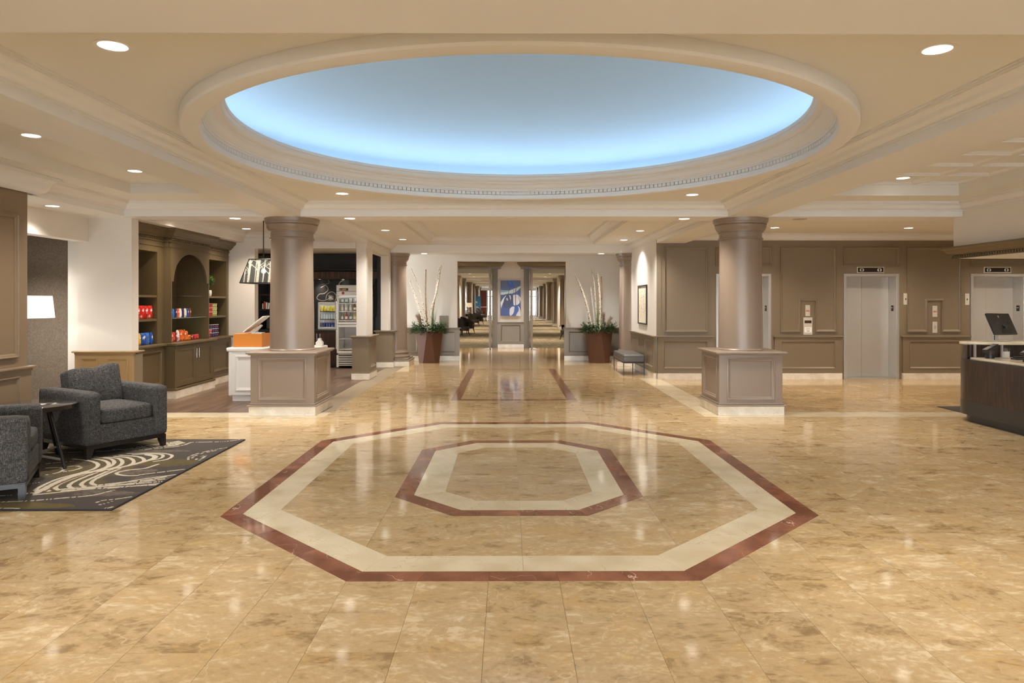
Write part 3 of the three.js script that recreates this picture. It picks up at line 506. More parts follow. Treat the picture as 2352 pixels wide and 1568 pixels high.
// ================= LIGHTS =================
const gB = 'downlights around the dome', gS = 'downlights in the beam undersides', gV = 'downlights before the corridor', gE = 'downlights in the elevator lobby', gC = 'corridor downlights';
downlight(-2.26, CL, 3.86, 'large recessed downlight left of the dome, nearest the viewer', gB); downlight(2.30, CL, 3.89, 'large recessed downlight right of the dome, nearest the viewer', gB);
downlight(-2.25, CL, 9.13, 'recessed downlight between dome ring and column by checkout counter', gB); downlight(2.33, CL, 9.2, 'recessed downlight between dome ring and column by elevators', gB);
downlight(-4.51, 3.135, 6.52, 'nearer recessed downlight in the seating tray, half behind the beam', 'downlights in the seating tray', 0.8); downlight(-4.49, 3.135, 8.29, 'farther recessed downlight in the seating tray, half behind the beam', 'downlights in the seating tray', 0.8);
downlight(-5.83, SOF, 8.86, 'recessed downlight washing the white header above the niche', undefined, 0.3, NEUTRAL, 1.1);
downlight(4.965, 3.177, 8.945, 'recessed downlight in the patterned ceiling tray above reception', 'downlights in the reception tray', 0.8); downlight(4.965, 3.177, 5.285, 'recessed downlight in the patterned tray, out above the viewer', 'downlights in the reception tray', 0.8);
downlight(-2.38, SOF, 10.16, 'downlight in far beam underside just right of checkout column', gS, 0.6); downlight(2.47, SOF, 10.18, 'downlight in far beam underside just left of elevator column', gS, 0.6); downlight(-4.04, SOF, 10.16, 'downlight in far beam underside above the checkout counter', gS, 0.6);
downlight(-2.51, CL, 13.83, 'nearer downlight by the pantry pillars before the corridor', gV); downlight(-2.475, CL, 15.87, 'farther downlight by the pantry pillars before the corridor', gV); downlight(2.53, CL, 13.9, 'nearer downlight by the framed print before the corridor', gV); downlight(2.55, CL, 15.98, 'farther downlight by the framed print before the corridor', gV);
downlight(-2.2, SOF, 17.62, 'downlight in the cross beam above the pampas planter', gS, 0.6); downlight(2.25, SOF, 17.62, 'downlight in the cross beam above the second planter', gS, 0.6);
downlight(4.98, CL, 13.3, 'elevator lobby downlight just right of the round column', gE, 0.8, WARM); downlight(7.56, CL, 13.35, 'elevator lobby downlight above the fully visible elevator', gE, 0.8, WARM); downlight(10.1, CL, 13.35, 'elevator lobby downlight hidden by the reception soffit', gE, 0.8, WARM); downlight(6.2, CL, 11.6, 'elevator lobby downlight near the far beam', gE, 0.7, WARM);
downlight(-5.14, CL, 13.55, 'pantry downlight by the snack cabinet crown', 'pantry downlights', 0.7, WARM); downlight(-4.3, CL, 12.0, 'pantry downlight behind the pendant rod', 'pantry downlights', 0.7, WARM); downlight(-5.2, CL, 11.2, 'pantry downlight before the snack cabinet', 'pantry downlights', 0.6, WARM);
downlight(-4.75, 2.80, 15.7, 'market room downlight before the mini refrigerator', 'pantry downlights', 0.6, WARM); downlight(-6.2, 2.80, 15.9, 'market room downlight before the tablet counter', 'pantry downlights', 0.5, WARM);
downlight(-1.53, 2.95, 23.4, 'downlight before the corridor doorway with black armchairs', 'downlights at the corridor doors', 0.9, WARM); downlight(1.53, 2.95, 23.4, 'downlight before the other corridor doorway', 'downlights at the corridor doors', 0.9, WARM); downlight(0, 2.95, 22.7, 'downlight washing the blue painting', 'downlights at the corridor doors', 0.9);
downlight(-1.5, 3.35, 29, 'first corridor downlight on the armchair side', gC, 2.6, WARM); downlight(1.5, 3.35, 29, 'first corridor downlight on the bare side', gC, 2.6, WARM);
[37.6, 42.3, 49.9, 55, 62.1, 67.9].forEach((d, i) => { for (const s of [-1, 1]) downlight(s * 2.15, 3.08, d, `corridor ceiling downlight number ${['two', 'three', 'four', 'five', 'six', 'seven'][i]} from the doorway on the ${s < 0 ? 'armchair' : 'bare'} side`, gC, 2.6, WARM); });
// lobby front, over and behind the viewer
for (const [x, d, n] of [[-2.3, 0.6, 'overhead near the armchair side'], [2.3, 0.6, 'overhead near the reception side'], [-2.3, -2.8, 'behind the viewer on the armchair side'], [2.3, -2.8, 'behind the viewer on the reception side']]) downlight(x, CL, d, 'entrance downlight ' + n, 'entrance downlights', 0.9);
downlight(-7.2, 2.62, 9.8, 'niche downlight before the grey wallpaper', undefined, 1.2);
downlight(7.6, 2.215, 8.9, 'reception soffit downlight over the desk', 'reception downlights', 0.35, WARM); downlight(8.2, 2.215, 6.6, 'reception soffit downlight behind the desk', 'reception downlights', 0.35, WARM);
// ceiling fittings without light
single('ceiling_speaker', lathe([[0, -0.004], [0.10, -0.004], [0.115, -0.008], [0.125, -0.003], [0.125, 0.001]], 40), M.trim, [-0.04, SOF, 10.1], 'round white speaker grille in the far beam underside', 'speaker');
single('ceiling_vent', join([lathe([[0.03, -0.003], [0.06, -0.003], [0.066, -0.006]], 32), lathe([[0.078, -0.005], [0.102, -0.003], [0.102, 0.001]], 32), cyl(0.02, 0.02, 0.006, 16).translate(0, -0.006, 0)]), M.steel, [4.16, SOF, 10.2], 'small dark round vent in the beam beside elevator column', 'vent');

// ================= ELEVATORS =================
function arrowSign() {
  return canvasTex(512, 128, (c, w, h) => {
    c.fillStyle = '#17120d'; c.fillRect(0, 0, w, h); c.fillStyle = '#221509'; c.fillRect(160, 22, 192, 84); c.strokeStyle = '#3c332a'; c.lineWidth = 4; c.strokeRect(160, 22, 192, 84);
    for (const x of [78, 434]) { c.fillStyle = '#d8d2c6'; c.beginPath(); c.roundRect(x - 42, 20, 84, 88, 26); c.fill(); c.fillStyle = '#14100c'; c.beginPath(); c.moveTo(x, 26); c.lineTo(x + 34, 66); c.lineTo(x + 14, 62); c.lineTo(x + 12, 104); c.lineTo(x - 12, 104); c.lineTo(x - 14, 62); c.lineTo(x - 34, 66); c.fill(); }
  });
}
const arrowMat = phys({ map: arrowSign(), roughness: 0.3 });
const starMat = phys({ map: canvasTex(128, 192, (c) => { c.fillStyle = '#0c0b0b'; c.fillRect(0, 0, 128, 192); c.fillStyle = '#f1efe9'; c.beginPath(); for (let i = 0; i < 10; i++) { const r = i % 2 ? 15 : 36, a = i * Math.PI / 5 - Math.PI / 2; c.lineTo(44 + r * Math.cos(a), 74 + r * Math.sin(a)); } c.fill(); c.font = 'bold 80px sans-serif'; c.fillText('1', 76, 104); c.fillRect(30, 138, 10, 6); c.fillRect(46, 138, 10, 6); c.fillRect(62, 138, 10, 6); }), roughness: 0.5 });
const quad = (w, h) => new THREE.PlaneGeometry(w, h);
function signed(w, h, t, body, art, parent, x, y, z, name, label) { const p = part(name, new RoundedBoxGeometry(w, h, t, 2, Math.min(0.003, t / 2.1)).translate(x, y, z + t / 2), body, parent, label); if (art) part('printed_face', quad(w * 0.985, h * 0.985).translate(x, y, z + t + 0.0006), art, p); return p; }
function elevator(label, [a, b]) {
  const w = b - a, o = thing('elevator', label, 'elevator', [(a + b) / 2, 0, EL], 0, 'steel elevators'), t = 0.055, h = 2.17;
  part('door_frame', [B(-w / 2, -w / 2 + t, 0, h, -0.02, 0.30, 0.004), B(w / 2 - t, w / 2, 0, h, -0.02, 0.30, 0.004), B(-w / 2 + t, w / 2 - t, h - t, h, -0.02, 0.30, 0.004)], M.frame, o, 'brushed steel frame');
  const e = w / 2 - t, mid = -e + (2 * e) * 0.44;
  part('door_panel', B(-e, mid - 0.005, 0.012, h - t, 0.270, 0.295, 0.003), M.steel, o); part('door_panel', B(mid + 0.005, e, 0.012, h - t, 0.285, 0.310, 0.003), M.steel, o); part('shaft_gap', B(-e, e, 0.012, h - t, 0.318, 0.325), M.black, o);
  part('sill', B(-e, e, 0, 0.010, 0.0, 0.34), M.frame, o);
  const p = part('jamb_plate', B(e - 0.006, e + 0.002, 1.40, 1.515, 0.10, 0.18), M.black, o, 'black star and numeral plate'); part('printed_face', quad(0.076, 0.112).rotateY(-Math.PI / 2).translate(e - 0.0068, 1.457, -0.14), starMat, p);
  return o;
}
elevator('steel elevator mostly hidden behind the round column', LIFTS[0]); elevator('fully visible steel elevator with closed doors', LIFTS[1]); elevator('steel elevator behind the reception monitor', LIFTS[2]);
LIFTS.slice(1).forEach(([a, b], i) => { const o = thing('elevator_indicator', ['illuminated-arrow indicator above the fully visible elevator', 'arrow indicator above the elevator behind the monitor'][i], 'indicator sign', [(a + b) / 2 - 0.02, 2.25, EL]); part('bezel', B(-0.285, 0.285, -0.068, 0.068, -0.016, 0, 0.004), M.frame, o, 'pale steel bezel'); part('display_face', B(-0.262, 0.262, -0.045, 0.045, -0.0185, -0.012), M.black, o); part('printed_face', quad(0.524, 0.09).translate(0, 0, 0.0192), arrowMat, o, 'black face with two up arrows'); });
const plate = phys({ color: C(0.62, 0.59, 0.53), roughness: 0.4, metalness: 0.3 });
function callPlate(label, x, y, w, h, draw) { const o = thing('wall_plate', label, 'wall plate', [x, y, EL]); signed(w, h, 0.012, plate, phys({ map: canvasTex(160, Math.round(160 * h / w), draw), roughness: 0.45 }), o, 0, 0, 0, 'plate'); return o; }
const bg = (c, w, h) => { c.fillStyle = '#cbc5b8'; c.fillRect(0, 0, w, h); };
const fire = (c, w, h) => { bg(c, w, h); c.fillStyle = '#c22a1e'; c.fillRect(w * 0.14, h * 0.46, w * 0.72, h * 0.12); c.fillStyle = '#f0d9d0'; c.fillRect(w * 0.22, h * 0.5, w * 0.2, h * 0.03); c.fillRect(w * 0.5, h * 0.5, w * 0.28, h * 0.03); };
const lantern = (c, w, h) => { bg(c, w, h); c.fillStyle = '#3b362e'; c.fillRect(w * 0.34, h * 0.44, w * 0.32, h * 0.14); c.fillStyle = '#6b6458'; c.fillRect(w * 0.42, h * 0.47, w * 0.16, h * 0.08); };
callPlate('slim plate with red strip above the digital display panel', 6.095, 1.41, 0.098, 0.23, fire); callPlate('slim plate with red strip above the two-button call plate', 8.73, 1.395, 0.098, 0.23, fire);
callPlate('white call panel with dark display and printed card', 6.10, 1.09, 0.185, 0.36, (c, w, h) => { bg(c, w, h); c.fillStyle = '#241010'; c.fillRect(w * 0.12, h * 0.17, w * 0.78, h * 0.16); c.fillStyle = '#5a1414'; c.fillRect(w * 0.34, h * 0.21, w * 0.3, h * 0.08); c.fillStyle = '#fbfaf6'; c.fillRect(w * 0.1, h * 0.56, w * 0.82, h * 0.3); c.fillStyle = '#8a857c'; for (let i = 0; i < 2; i++) c.fillRect(w * 0.26, h * (0.62 + i * 0.06), w * 0.5, h * 0.018); c.fillStyle = '#3a3631'; c.fillRect(w * 0.36, h * 0.77, w * 0.32, h * 0.035); });
callPlate('call plate with two round up and down buttons', 8.73, 1.065, 0.098, 0.23, (c, w, h) => { bg(c, w, h); for (const y of [0.43, 0.57]) { c.fillStyle = '#4b453c'; c.beginPath(); c.arc(w / 2, h * y, w * 0.2, 0, 7); c.fill(); c.fillStyle = '#e8e4d8'; c.beginPath(); c.arc(w / 2, h * y, w * 0.12, 0, 7); c.fill(); } });
callPlate('hall lantern plate right of the fully visible elevator', 8.125, 1.65, 0.09, 0.235, lantern); callPlate('hall lantern plate left of the elevator behind the monitor', 9.40, 1.645, 0.09, 0.235, lantern);

// ================= CORRIDOR DOORS, PAINTINGS, BENCH =================
for (const s of [-1, 1]) {
  const o = thing('door_leaf', s < 0 ? 'open taupe corridor door leaf beside the doorway with armchairs' : 'open taupe corridor door leaf showing its glazed side', 'door', [s * 0.70, 0, DW]);
  part('leaf_frame', [B(-0.03, 0.03, 0.02, 2.70, -0.10, 0.0), B(-0.03, 0.03, 0.02, 2.70, -0.88, -0.76), B(-0.03, 0.03, 0.02, 0.24, -0.76, -0.1), B(-0.03, 0.03, 2.58, 2.70, -0.76, -0.1), ...[0.62, 1.0, 1.4, 1.8, 2.2].map((y) => B(-0.025, 0.025, y, y + 0.03, -0.76, -0.1))], M.taupe, o);
  part('glass_pane', B(-0.004, 0.004, 0.24, 2.58, -0.76, -0.1), M.glass, o);
  part('pull_handle', [bar([-0.075, 0.95, 0.82], [-0.075, 1.25, 0.82], 0.012), bar([0.075, 0.95, 0.82], [0.075, 1.25, 0.82], 0.012), bar([-0.075, 1.0, 0.82], [0.075, 1.0, 0.82], 0.008), bar([-0.075, 1.2, 0.82], [0.075, 1.2, 0.82], 0.008)], M.chrome, o, 'bright metal pull'); part('door_stop', B(-0.16 * (s < 0 ? 1 : -1), 0, 0.0, 0.03, -0.84, -0.80), M.steel, o);
}
const blueArt = canvasTex(512, 896, (c, w, h) => {                     // an abstract of our own in the painting's blues and whites
  c.fillStyle = '#26428f'; c.fillRect(0, 0, w, h);
  const blob = (col, pts) => { c.fillStyle = col; c.beginPath(); c.moveTo(pts[0][0] * w, pts[0][1] * h); for (let i = 1; i < pts.length; i += 3) c.bezierCurveTo(pts[i][0] * w, pts[i][1] * h, pts[i + 1][0] * w, pts[i + 1][1] * h, pts[i + 2][0] * w, pts[i + 2][1] * h); c.fill(); };
  blob('#2b3566', [[0, 0], [0.3, 0.0], [0.8, 0.0], [1, 0], [1, 0.1], [0.9, 0.22], [0.7, 0.24], [0.5, 0.27], [0.2, 0.24], [0, 0.24]]); blob('#0e3cc4', [[0.32, 0.02], [0.45, -0.05], [0.85, 0.0], [0.82, 0.12], [0.75, 0.22], [0.4, 0.26], [0.36, 0.14]]);
  blob('#2f62d8', [[0.4, 0.02], [0.5, 0.0], [0.58, 0.06], [0.5, 0.12], [0.44, 0.1], [0.38, 0.06], [0.4, 0.02]]); blob('#0f5f92', [[0.6, 0.02], [0.75, 0.0], [0.9, 0.1], [0.75, 0.19], [0.68, 0.16], [0.62, 0.1], [0.6, 0.02]]);
  blob('#dfeee6', [[0.0, 0.33], [0.3, 0.30], [0.6, 0.27], [1.0, 0.15], [1.0, 0.25], [0.8, 0.33], [0.55, 0.37], [0.35, 0.36], [0.2, 0.41], [0, 0.40]]); blob('#8fb4d8', [[0.0, 0.26], [0.2, 0.28], [0.4, 0.27], [0.5, 0.27], [0.4, 0.31], [0.2, 0.34], [0.0, 0.33]]);
  blob('#e8eef2', [[0.0, 0.62], [0.12, 0.5], [0.2, 0.44], [0.3, 0.42], [0.24, 0.5], [0.1, 0.62], [0.03, 0.8]]); blob('#f0eef4', [[0.62, 0.42], [0.8, 0.36], [0.95, 0.42], [1, 0.5], [1, 0.68], [0.8, 0.72], [0.66, 0.7], [0.62, 0.6], [0.64, 0.5], [0.62, 0.42]]);
  blob('#20234a', [[0.2, 0.5], [0.3, 0.38], [0.55, 0.36], [0.62, 0.42], [0.66, 0.55], [0.6, 0.7], [0.3, 0.78], [0.08, 0.78], [0.12, 0.62], [0.2, 0.5]]); blob('#c9c4e2', [[0.28, 0.5], [0.36, 0.46], [0.4, 0.55], [0.36, 0.57], [0.3, 0.56], [0.26, 0.54], [0.28, 0.5]]); blob('#dcd9ec', [[0.42, 0.41], [0.52, 0.4], [0.54, 0.5], [0.5, 0.56], [0.46, 0.52], [0.46, 0.46], [0.42, 0.41]]);
  blob('#eef0f6', [[0.45, 0.82], [0.5, 0.74], [0.68, 0.7], [0.7, 0.76], [0.66, 0.86], [0.7, 0.94], [0.5, 1.0], [0.42, 0.98], [0.46, 0.9], [0.45, 0.82]]); blob('#eef0f6', [[0.85, 0.72], [1, 0.74], [1, 0.9], [1, 1], [0.9, 1], [0.8, 1], [0.76, 1], [0.8, 0.9], [1.0, 0.86], [0.85, 0.72]]); blob('#3a58b0', [[0.72, 0.7], [0.85, 0.74], [0.95, 0.82], [0.85, 0.9], [0.75, 0.96], [0.7, 1.0], [0.6, 1.0], [0.74, 0.92], [0.7, 0.8], [0.72, 0.7]]);
  c.strokeStyle = '#10142c'; c.lineCap = 'round'; for (const [lw, p] of [[16, [[0.76, 0.24], [0.74, 0.4], [0.76, 0.55], [0.75, 0.7]]], [10, [[0.46, 0.2], [0.42, 0.32], [0.38, 0.4], [0.3, 0.46]]], [9, [[0.0, 0.58], [0.1, 0.46], [0.25, 0.38], [0.6, 0.38]]], [8, [[0.88, 0.0], [0.84, 0.14], [0.76, 0.24], [0.76, 0.3]]], [7, [[0.64, 0.24], [0.66, 0.32], [0.64, 0.38], [0.6, 0.4]]], [7, [[0.74, 0.7], [0.85, 0.68], [0.94, 0.7], [1.0, 0.72]]], [8, [[0.9, 0.24], [0.88, 0.4], [0.92, 0.52], [0.97, 0.6]]]]) { c.lineWidth = lw; c.beginPath(); c.moveTo(p[0][0] * w, p[0][1] * h); c.bezierCurveTo(...p.slice(1).flatMap(([x, y]) => [x * w, y * h])); c.stroke(); }
  const r = rng(8); for (let i = 0; i < 140; i++) { c.globalAlpha = 0.12; c.strokeStyle = r() > 0.5 ? '#ffffff' : '#182a66'; c.lineWidth = 2 + r() * 5; const x = r() * w, y = r() * h; c.beginPath(); c.moveTo(x, y); c.quadraticCurveTo(x + 40 * (r() - 0.5), y + 60 * r(), x + 60 * (r() - 0.5), y + 120 * r()); c.stroke(); }
});
{ const o = thing('abstract_painting', 'large blue and white abstract painting on the centre pier', 'painting', [-0.006, 1.10, DW]); part('canvas_box', B(-0.345, 0.345, 0, 1.22, 0.03, 0.09, 0.004), M.plastic, o); part('mount', B(-0.2, 0.2, 0.3, 0.9, 0, 0.04), M.black, o); part('painted_face', quad(0.688, 1.218).translate(0, 0.61, -0.03 + 0.0), phys({ map: blueArt, color: C(0.72, 0.74, 0.8), roughness: 0.35 }), o); o.children[0].position.z = 0.12; o.children[1].position.z = 0.04; o.children[2].position.z = 0.122; }
const branchArt = canvasTex(512, 464, (c, w, h) => {
  c.fillStyle = '#e6dcc6'; c.fillRect(0, 0, w, h); const r = rng(14); c.strokeStyle = '#4a3f33'; c.fillStyle = '#3a3128'; c.lineCap = 'round';
  for (let b = 0; b < 9; b++) { let x = w * (0.08 + b * 0.105), y = h * (0.96 - r() * 0.25); c.lineWidth = 3 + r() * 3; c.beginPath(); c.moveTo(x, y); for (let i = 0; i < 9; i++) { x += (r() - 0.45) * 26; y -= h * (0.05 + r() * 0.05); c.lineTo(x, y); } c.stroke(); for (let i = 0; i < 11; i++) { c.beginPath(); c.ellipse(x + (r() - 0.5) * 60, y + r() * h * 0.6, 3 + r() * 6, 2 + r() * 4, r() * 3, 0, 7); c.fill(); } }
});
{ const o = thing('framed_print', 'black-framed print of bare branches on the white side wall', 'picture', [2.97, 1.085, 15.87]); const f = face('L', 0); part('picture_frame', sweep(rectPath(-0.5, 0.5, 0, 0.885), true, [[0, 0], [0, 0.032], [0.03, 0.032], [0.03, 0.01]], f), M.black, o); part('print', B(-0.014, -0.002, 0.02, 0.865, -0.48, 0.48), phys({ color: C(0.75, 0.68, 0.55), roughness: 0.6 }), o); part('printed_face', quad(0.94, 0.83).rotateY(-Math.PI / 2).translate(-0.0152, 0.4425, 0), phys({ map: branchArt, roughness: 0.55 }), o); }
const leather = phys({ color: C(0.105, 0.10, 0.092), roughness: 0.30, bumpMap: rep(plasterTex, 5), bumpScale: 0.0006 });
{
  const o = thing('bench', 'grey leather bench with thin black metal legs by side wall', 'bench', [2.645, 0, 15.93]);
  part('cushion', B(-0.235, 0.235, 0.27, 0.44, -0.72, 0.72, 0.035), leather, o, 'grey leather cushion'); part('seat_frame', B(-0.225, 0.225, 0.255, 0.272, -0.71, 0.71), M.black, o);
  for (const x of [-0.222, 0.222]) for (const d of [-0.7, 0.7]) part('leg', B(x - 0.009, x + 0.009, 0, 0.30, d - 0.009, d + 0.009), M.black, o);
}

// ================= SEATING GROUP =================
const ORD = ['first', 'second', 'third', 'fourth', 'fifth', 'sixth', 'seventh', 'eighth', 'ninth', 'tenth', 'eleventh', 'twelfth', 'thirteenth', 'fourteenth'];
const RUGW = 2.28, RUGL = 2.73;
const rugTex = canvasTex(1024, 1226, (c, W, H) => {
  const k = W / RUGW, P = ([x, d]) => [x * k, H - d * k], r = rng(31);
  c.fillStyle = '#443b34'; c.fillRect(0, 0, W, H);
  const patch = (x, d, rx, rd, col, n = 500) => { c.fillStyle = col; for (let i = 0; i < n; i++) { const a = r() * 7, q = Math.sqrt(r()), [px, py] = P([x + rx * q * Math.cos(a), d + rd * q * Math.sin(a)]); c.globalAlpha = 0.5; c.fillRect(px, py, 4 + r() * 26, 2 + r() * 9); } c.globalAlpha = 1; };
  for (const [x, d, rx, rd] of [[1.2, 1.6, 0.42, 0.3], [1.45, 1.2, 0.3, 0.35], [1.5, 0.7, 0.25, 0.3], [1.35, 0.12, 0.35, 0.1], [1.95, 1.55, 0.28, 0.16], [0.9, 1.2, 0.4, 0.3], [0.6, 1.9, 0.4, 0.4], [0.5, 0.7, 0.4, 0.5], [1.6, 0.1, 0.3, 0.07], [0.4, 2.3, 0.3, 0.3], [1.2, 2.55, 0.4, 0.12]]) patch(x, d, rx, rd, '#5d4e27', 700);
  for (const [x, d, rx, rd] of [[1.75, 0.62, 0.2, 0.12], [1.95, 0.45, 0.25, 0.08], [2.1, 0.95, 0.2, 0.1], [1.5, 2.1, 0.4, 0.06], [1.8, 1.2, 0.2, 0.12]]) patch(x, d, rx, rd, '#6d5f52', 260);
  const line = (pts, w, col = '#bdb19b', dash = 0) => {
    c.strokeStyle = col; c.lineCap = dash ? 'butt' : 'round'; c.lineJoin = 'round'; const cv = new THREE.CatmullRomCurve3(pts.map(([x, d]) => new THREE.Vector3(x, d, 0))), n = Math.ceil(cv.getLength() / 0.012); let prev = null;
    for (let i = 0; i <= n; i++) { const q = cv.getPoint(i / n), p = P([q.x, q.y]); if (prev && !(dash && r() < dash)) { c.lineWidth = Math.max(2, (w * (0.8 + 0.4 * r())) * k); c.beginPath(); c.moveTo(...prev); c.lineTo(...p); c.stroke(); } prev = p; }
  };
  const big = [[[1.391, 0.495], [1.335, 0.551], [1.296, 0.706], [1.286, 0.926], [1.348, 1.142]], [[1.466, 0.518], [1.41, 0.568], [1.371, 0.706], [1.363, 0.926], [1.393, 1.183]], [[1.526, 0.551], [1.455, 0.619], [1.413, 0.742], [1.41, 0.945], [1.447, 1.212]], [[1.626, 0.595], [1.537, 0.671], [1.492, 0.796], [1.483, 0.984], [1.503, 1.254]], [[1.682, 0.654], [1.611, 0.724], [1.574, 0.833], [1.569, 1.003], [1.565, 1.287]], [[1.743, 0.706], [1.668, 0.778], [1.627, 0.888], [1.616, 1.023], [1.625, 1.309]],
    [[0.933, 1.716], [1.163, 1.622], [1.326, 1.462], [1.382, 1.287], [1.348, 1.142]], [[1.045, 1.765], [1.278, 1.645], [1.418, 1.484], [1.459, 1.33], [1.423, 1.183]], [[1.102, 1.799], [1.302, 1.716], [1.432, 1.552], [1.477, 1.408], [1.476, 1.266]], [[1.19, 1.799], [1.365, 1.741], [1.512, 1.552], [1.557, 1.395], [1.533, 1.309]], [[1.277, 1.839], [1.461, 1.765], [1.611, 1.575], [1.636, 1.439], [1.603, 1.33]], [[1.305, 1.889], [1.533, 1.814], [1.664, 1.669], [1.692, 1.552], [1.666, 1.462]]];
  for (const p of big) line(p, 0.034);
  line([[1.402, 0.452], [1.346, 0.833], [1.372, 1.102], [1.482, 1.237], [1.61, 1.373], [1.691, 1.575], [1.724, 1.741], [1.686, 1.839], [1.57, 1.914]], 0.05); line([[1.44, 0.5], [1.40, 0.83], [1.43, 1.08], [1.54, 1.2], [1.67, 1.35], [1.75, 1.56]], 0.02, '#6b4a33');
  for (const p of [[[1.341, 1.965], [1.53, 1.991], [1.723, 1.965], [1.851, 1.864], [1.878, 1.692], [1.796, 1.598]], [[1.425, 1.914], [1.596, 1.95], [1.734, 1.899], [1.79, 1.741], [1.73, 1.645]], [[1.929, 1.042], [1.845, 1.034], [1.73, 1.082], [1.687, 1.142], [1.731, 1.245], [1.85, 1.309], [1.896, 1.484]], [[1.417, 0.404], [1.663, 0.535], [1.846, 0.689], [2.02, 0.888], [2.26, 1.07]]]) line(p, 0.03);
  for (const p of [[[1.515, 0.568], [1.774, 0.654], [2.05, 0.742], [2.258, 0.833]], [[1.754, 0.689], [1.89, 0.778], [2.116, 0.888], [2.213, 1.003]], [[1.896, 0.602], [2.125, 0.689], [2.275, 0.76]], [[1.56, 0.53], [1.82, 0.60], [2.1, 0.68], [2.27, 0.72]], [[1.65, 0.6], [1.95, 0.72], [2.24, 0.92]]]) line(p, 0.04, '#bdb19b', 0.12);
  for (const p of [[[1.274, 0.198], [1.506, 0.234], [1.728, 0.316], [1.904, 0.388], [1.997, 0.551]], [[1.395, 0.031], [1.494, 0.031], [1.566, 0.023]], [[1.929, 1.062], [2.076, 1.162], [2.252, 1.279]], [[1.148, 0.372], [1.257, 0.404], [1.373, 0.469]], [[0.905, 1.33], [1.014, 1.352], [1.106, 1.287], [1.135, 1.162], [1.081, 1.062]], [[0.789, 1.507], [0.914, 1.575], [0.992, 1.622]], [[1.07, 1.395], [1.139, 1.417], [1.231, 1.352], [1.224, 1.245], [1.162, 1.183]], [[0.493, 1.991], [0.731, 2.043], [1.042, 2.096], [1.126, 2.15]], [[1.065, 2.177], [1.357, 2.15], [1.603, 2.26], [1.714, 2.373], [1.741, 2.549]]]) line(p, 0.028, '#bdb19b', 0.18);
  for (let i = 0; i < 7; i++) line([[1.2 + i * 0.03, 2.2 + i * 0.045], [1.45 + i * 0.01, 2.24 + i * 0.05], [1.62 - i * 0.01, 2.36 + i * 0.045], [1.68 - i * 0.02, 2.52 + i * 0.02]], 0.035, '#b3a78f', 0.2);
  for (const p of [[[1.753, 2.549], [1.928, 2.567], [2.1, 2.591], [2.229, 2.702]], [[2.106, 1.669], [2.05, 1.814], [2.072, 1.965], [2.163, 2.15], [2.257, 2.26]], [[2.13, 1.70], [2.09, 1.82], [2.11, 1.96], [2.2, 2.12]], [[2.181, 1.669], [2.16, 1.789], [2.194, 1.889]], [[2.224, 1.645], [2.214, 1.741], [2.205, 1.839]], [[2.06, 0.174], [2.072, 0.234], [2.167, 0.279], [2.252, 0.347]], [[2.115, 0.116], [2.149, 0.16], [2.166, 0.219]], [[2.202, 0.031], [2.242, 0.039], [2.257, 0.102]], [[0.1, 0.5], [0.5, 0.7], [0.9, 0.6], [1.2, 0.8]], [[0.1, 2.4], [0.5, 2.2], [0.9, 2.4]]]) line(p, 0.024, '#bdb19b', 0.35);
  for (let i = 0; i < 9000; i++) { c.globalAlpha = 0.16; c.fillStyle = r() > 0.5 ? '#000' : '#d8cdb8'; c.fillRect(r() * W, r() * H, 2, 2); } c.globalAlpha = 1;
});
{
  const o = thing('area_rug', 'dark rug with cream swirling lines under the tweed armchairs', 'rug', [-5.40, 0, 5.37]), g = B(0.008, RUGW - 0.008, 0.0, 0.0135, 0.008, RUGL - 0.008, 0.004), uv = g.attributes.uv, p = g.attributes.position;
  for (let i = 0; i < p.count; i++) uv.setXY(i, p.getX(i) / RUGW, -p.getZ(i) / RUGL);
  part('pile', g, std({ map: rugTex, roughness: 1 }), o); part('binding', sweep(rectPath(0, RUGW, 0, RUGL), true, [[0, 0], [0, 0.01], [0.004, 0.0135], [0.012, 0.0135], [0.014, 0]], flatMap), std({ color: C(0.02, 0.019, 0.019), roughness: 0.9 }), o, 'black bound edge');
}
function cushion(w, h, l, r, puff, seg = 10) {                          // a soft block: rounded box with bulged faces
  const g = new RoundedBoxGeometry(w, h, l, 4, r), p = g.attributes.position;
  const s = new THREE.BoxGeometry(w, h, l, seg, seg, seg), q = s.attributes.position, v = new THREE.Vector3(), n = 5;
  for (let i = 0; i < q.count; i++) { // superellipsoid-like rounding keeps the corners soft
    const a = q.getX(i) / w * 2, b = q.getY(i) / h * 2, c = q.getZ(i) / l * 2; v.set(a, b, c);
    const inner = [Math.max(-1 + 2 * r / w, Math.min(1 - 2 * r / w, a)), Math.max(-1 + 2 * r / h, Math.min(1 - 2 * r / h, b)), Math.max(-1 + 2 * r / l, Math.min(1 - 2 * r / l, c))];
    const dx = (a - inner[0]) * w / 2, dy = (b - inner[1]) * h / 2, dz = (c - inner[2]) * l / 2, L = Math.hypot(dx, dy, dz) || 1, k = Math.min(1, r / L);
    const bulge = puff * (1 - a * a) * (1 - c * c) * Math.sign(b) * (Math.abs(b) > 0.9 ? 1 : Math.abs(b)), bz = puff * (1 - a * a) * (1 - b * b) * Math.sign(c) * (Math.abs(c) > 0.9 ? 0.7 : Math.abs(c) * 0.7);
    q.setXYZ(i, inner[0] * w / 2 + dx * (L > 1e-9 ? k : 1), inner[1] * h / 2 + dy * k + bulge, inner[2] * l / 2 + dz * k + bz);
  }
  s.computeVertexNormals(); return uvm(toCreasedNormals(s.toNonIndexed(), 1.2));
}
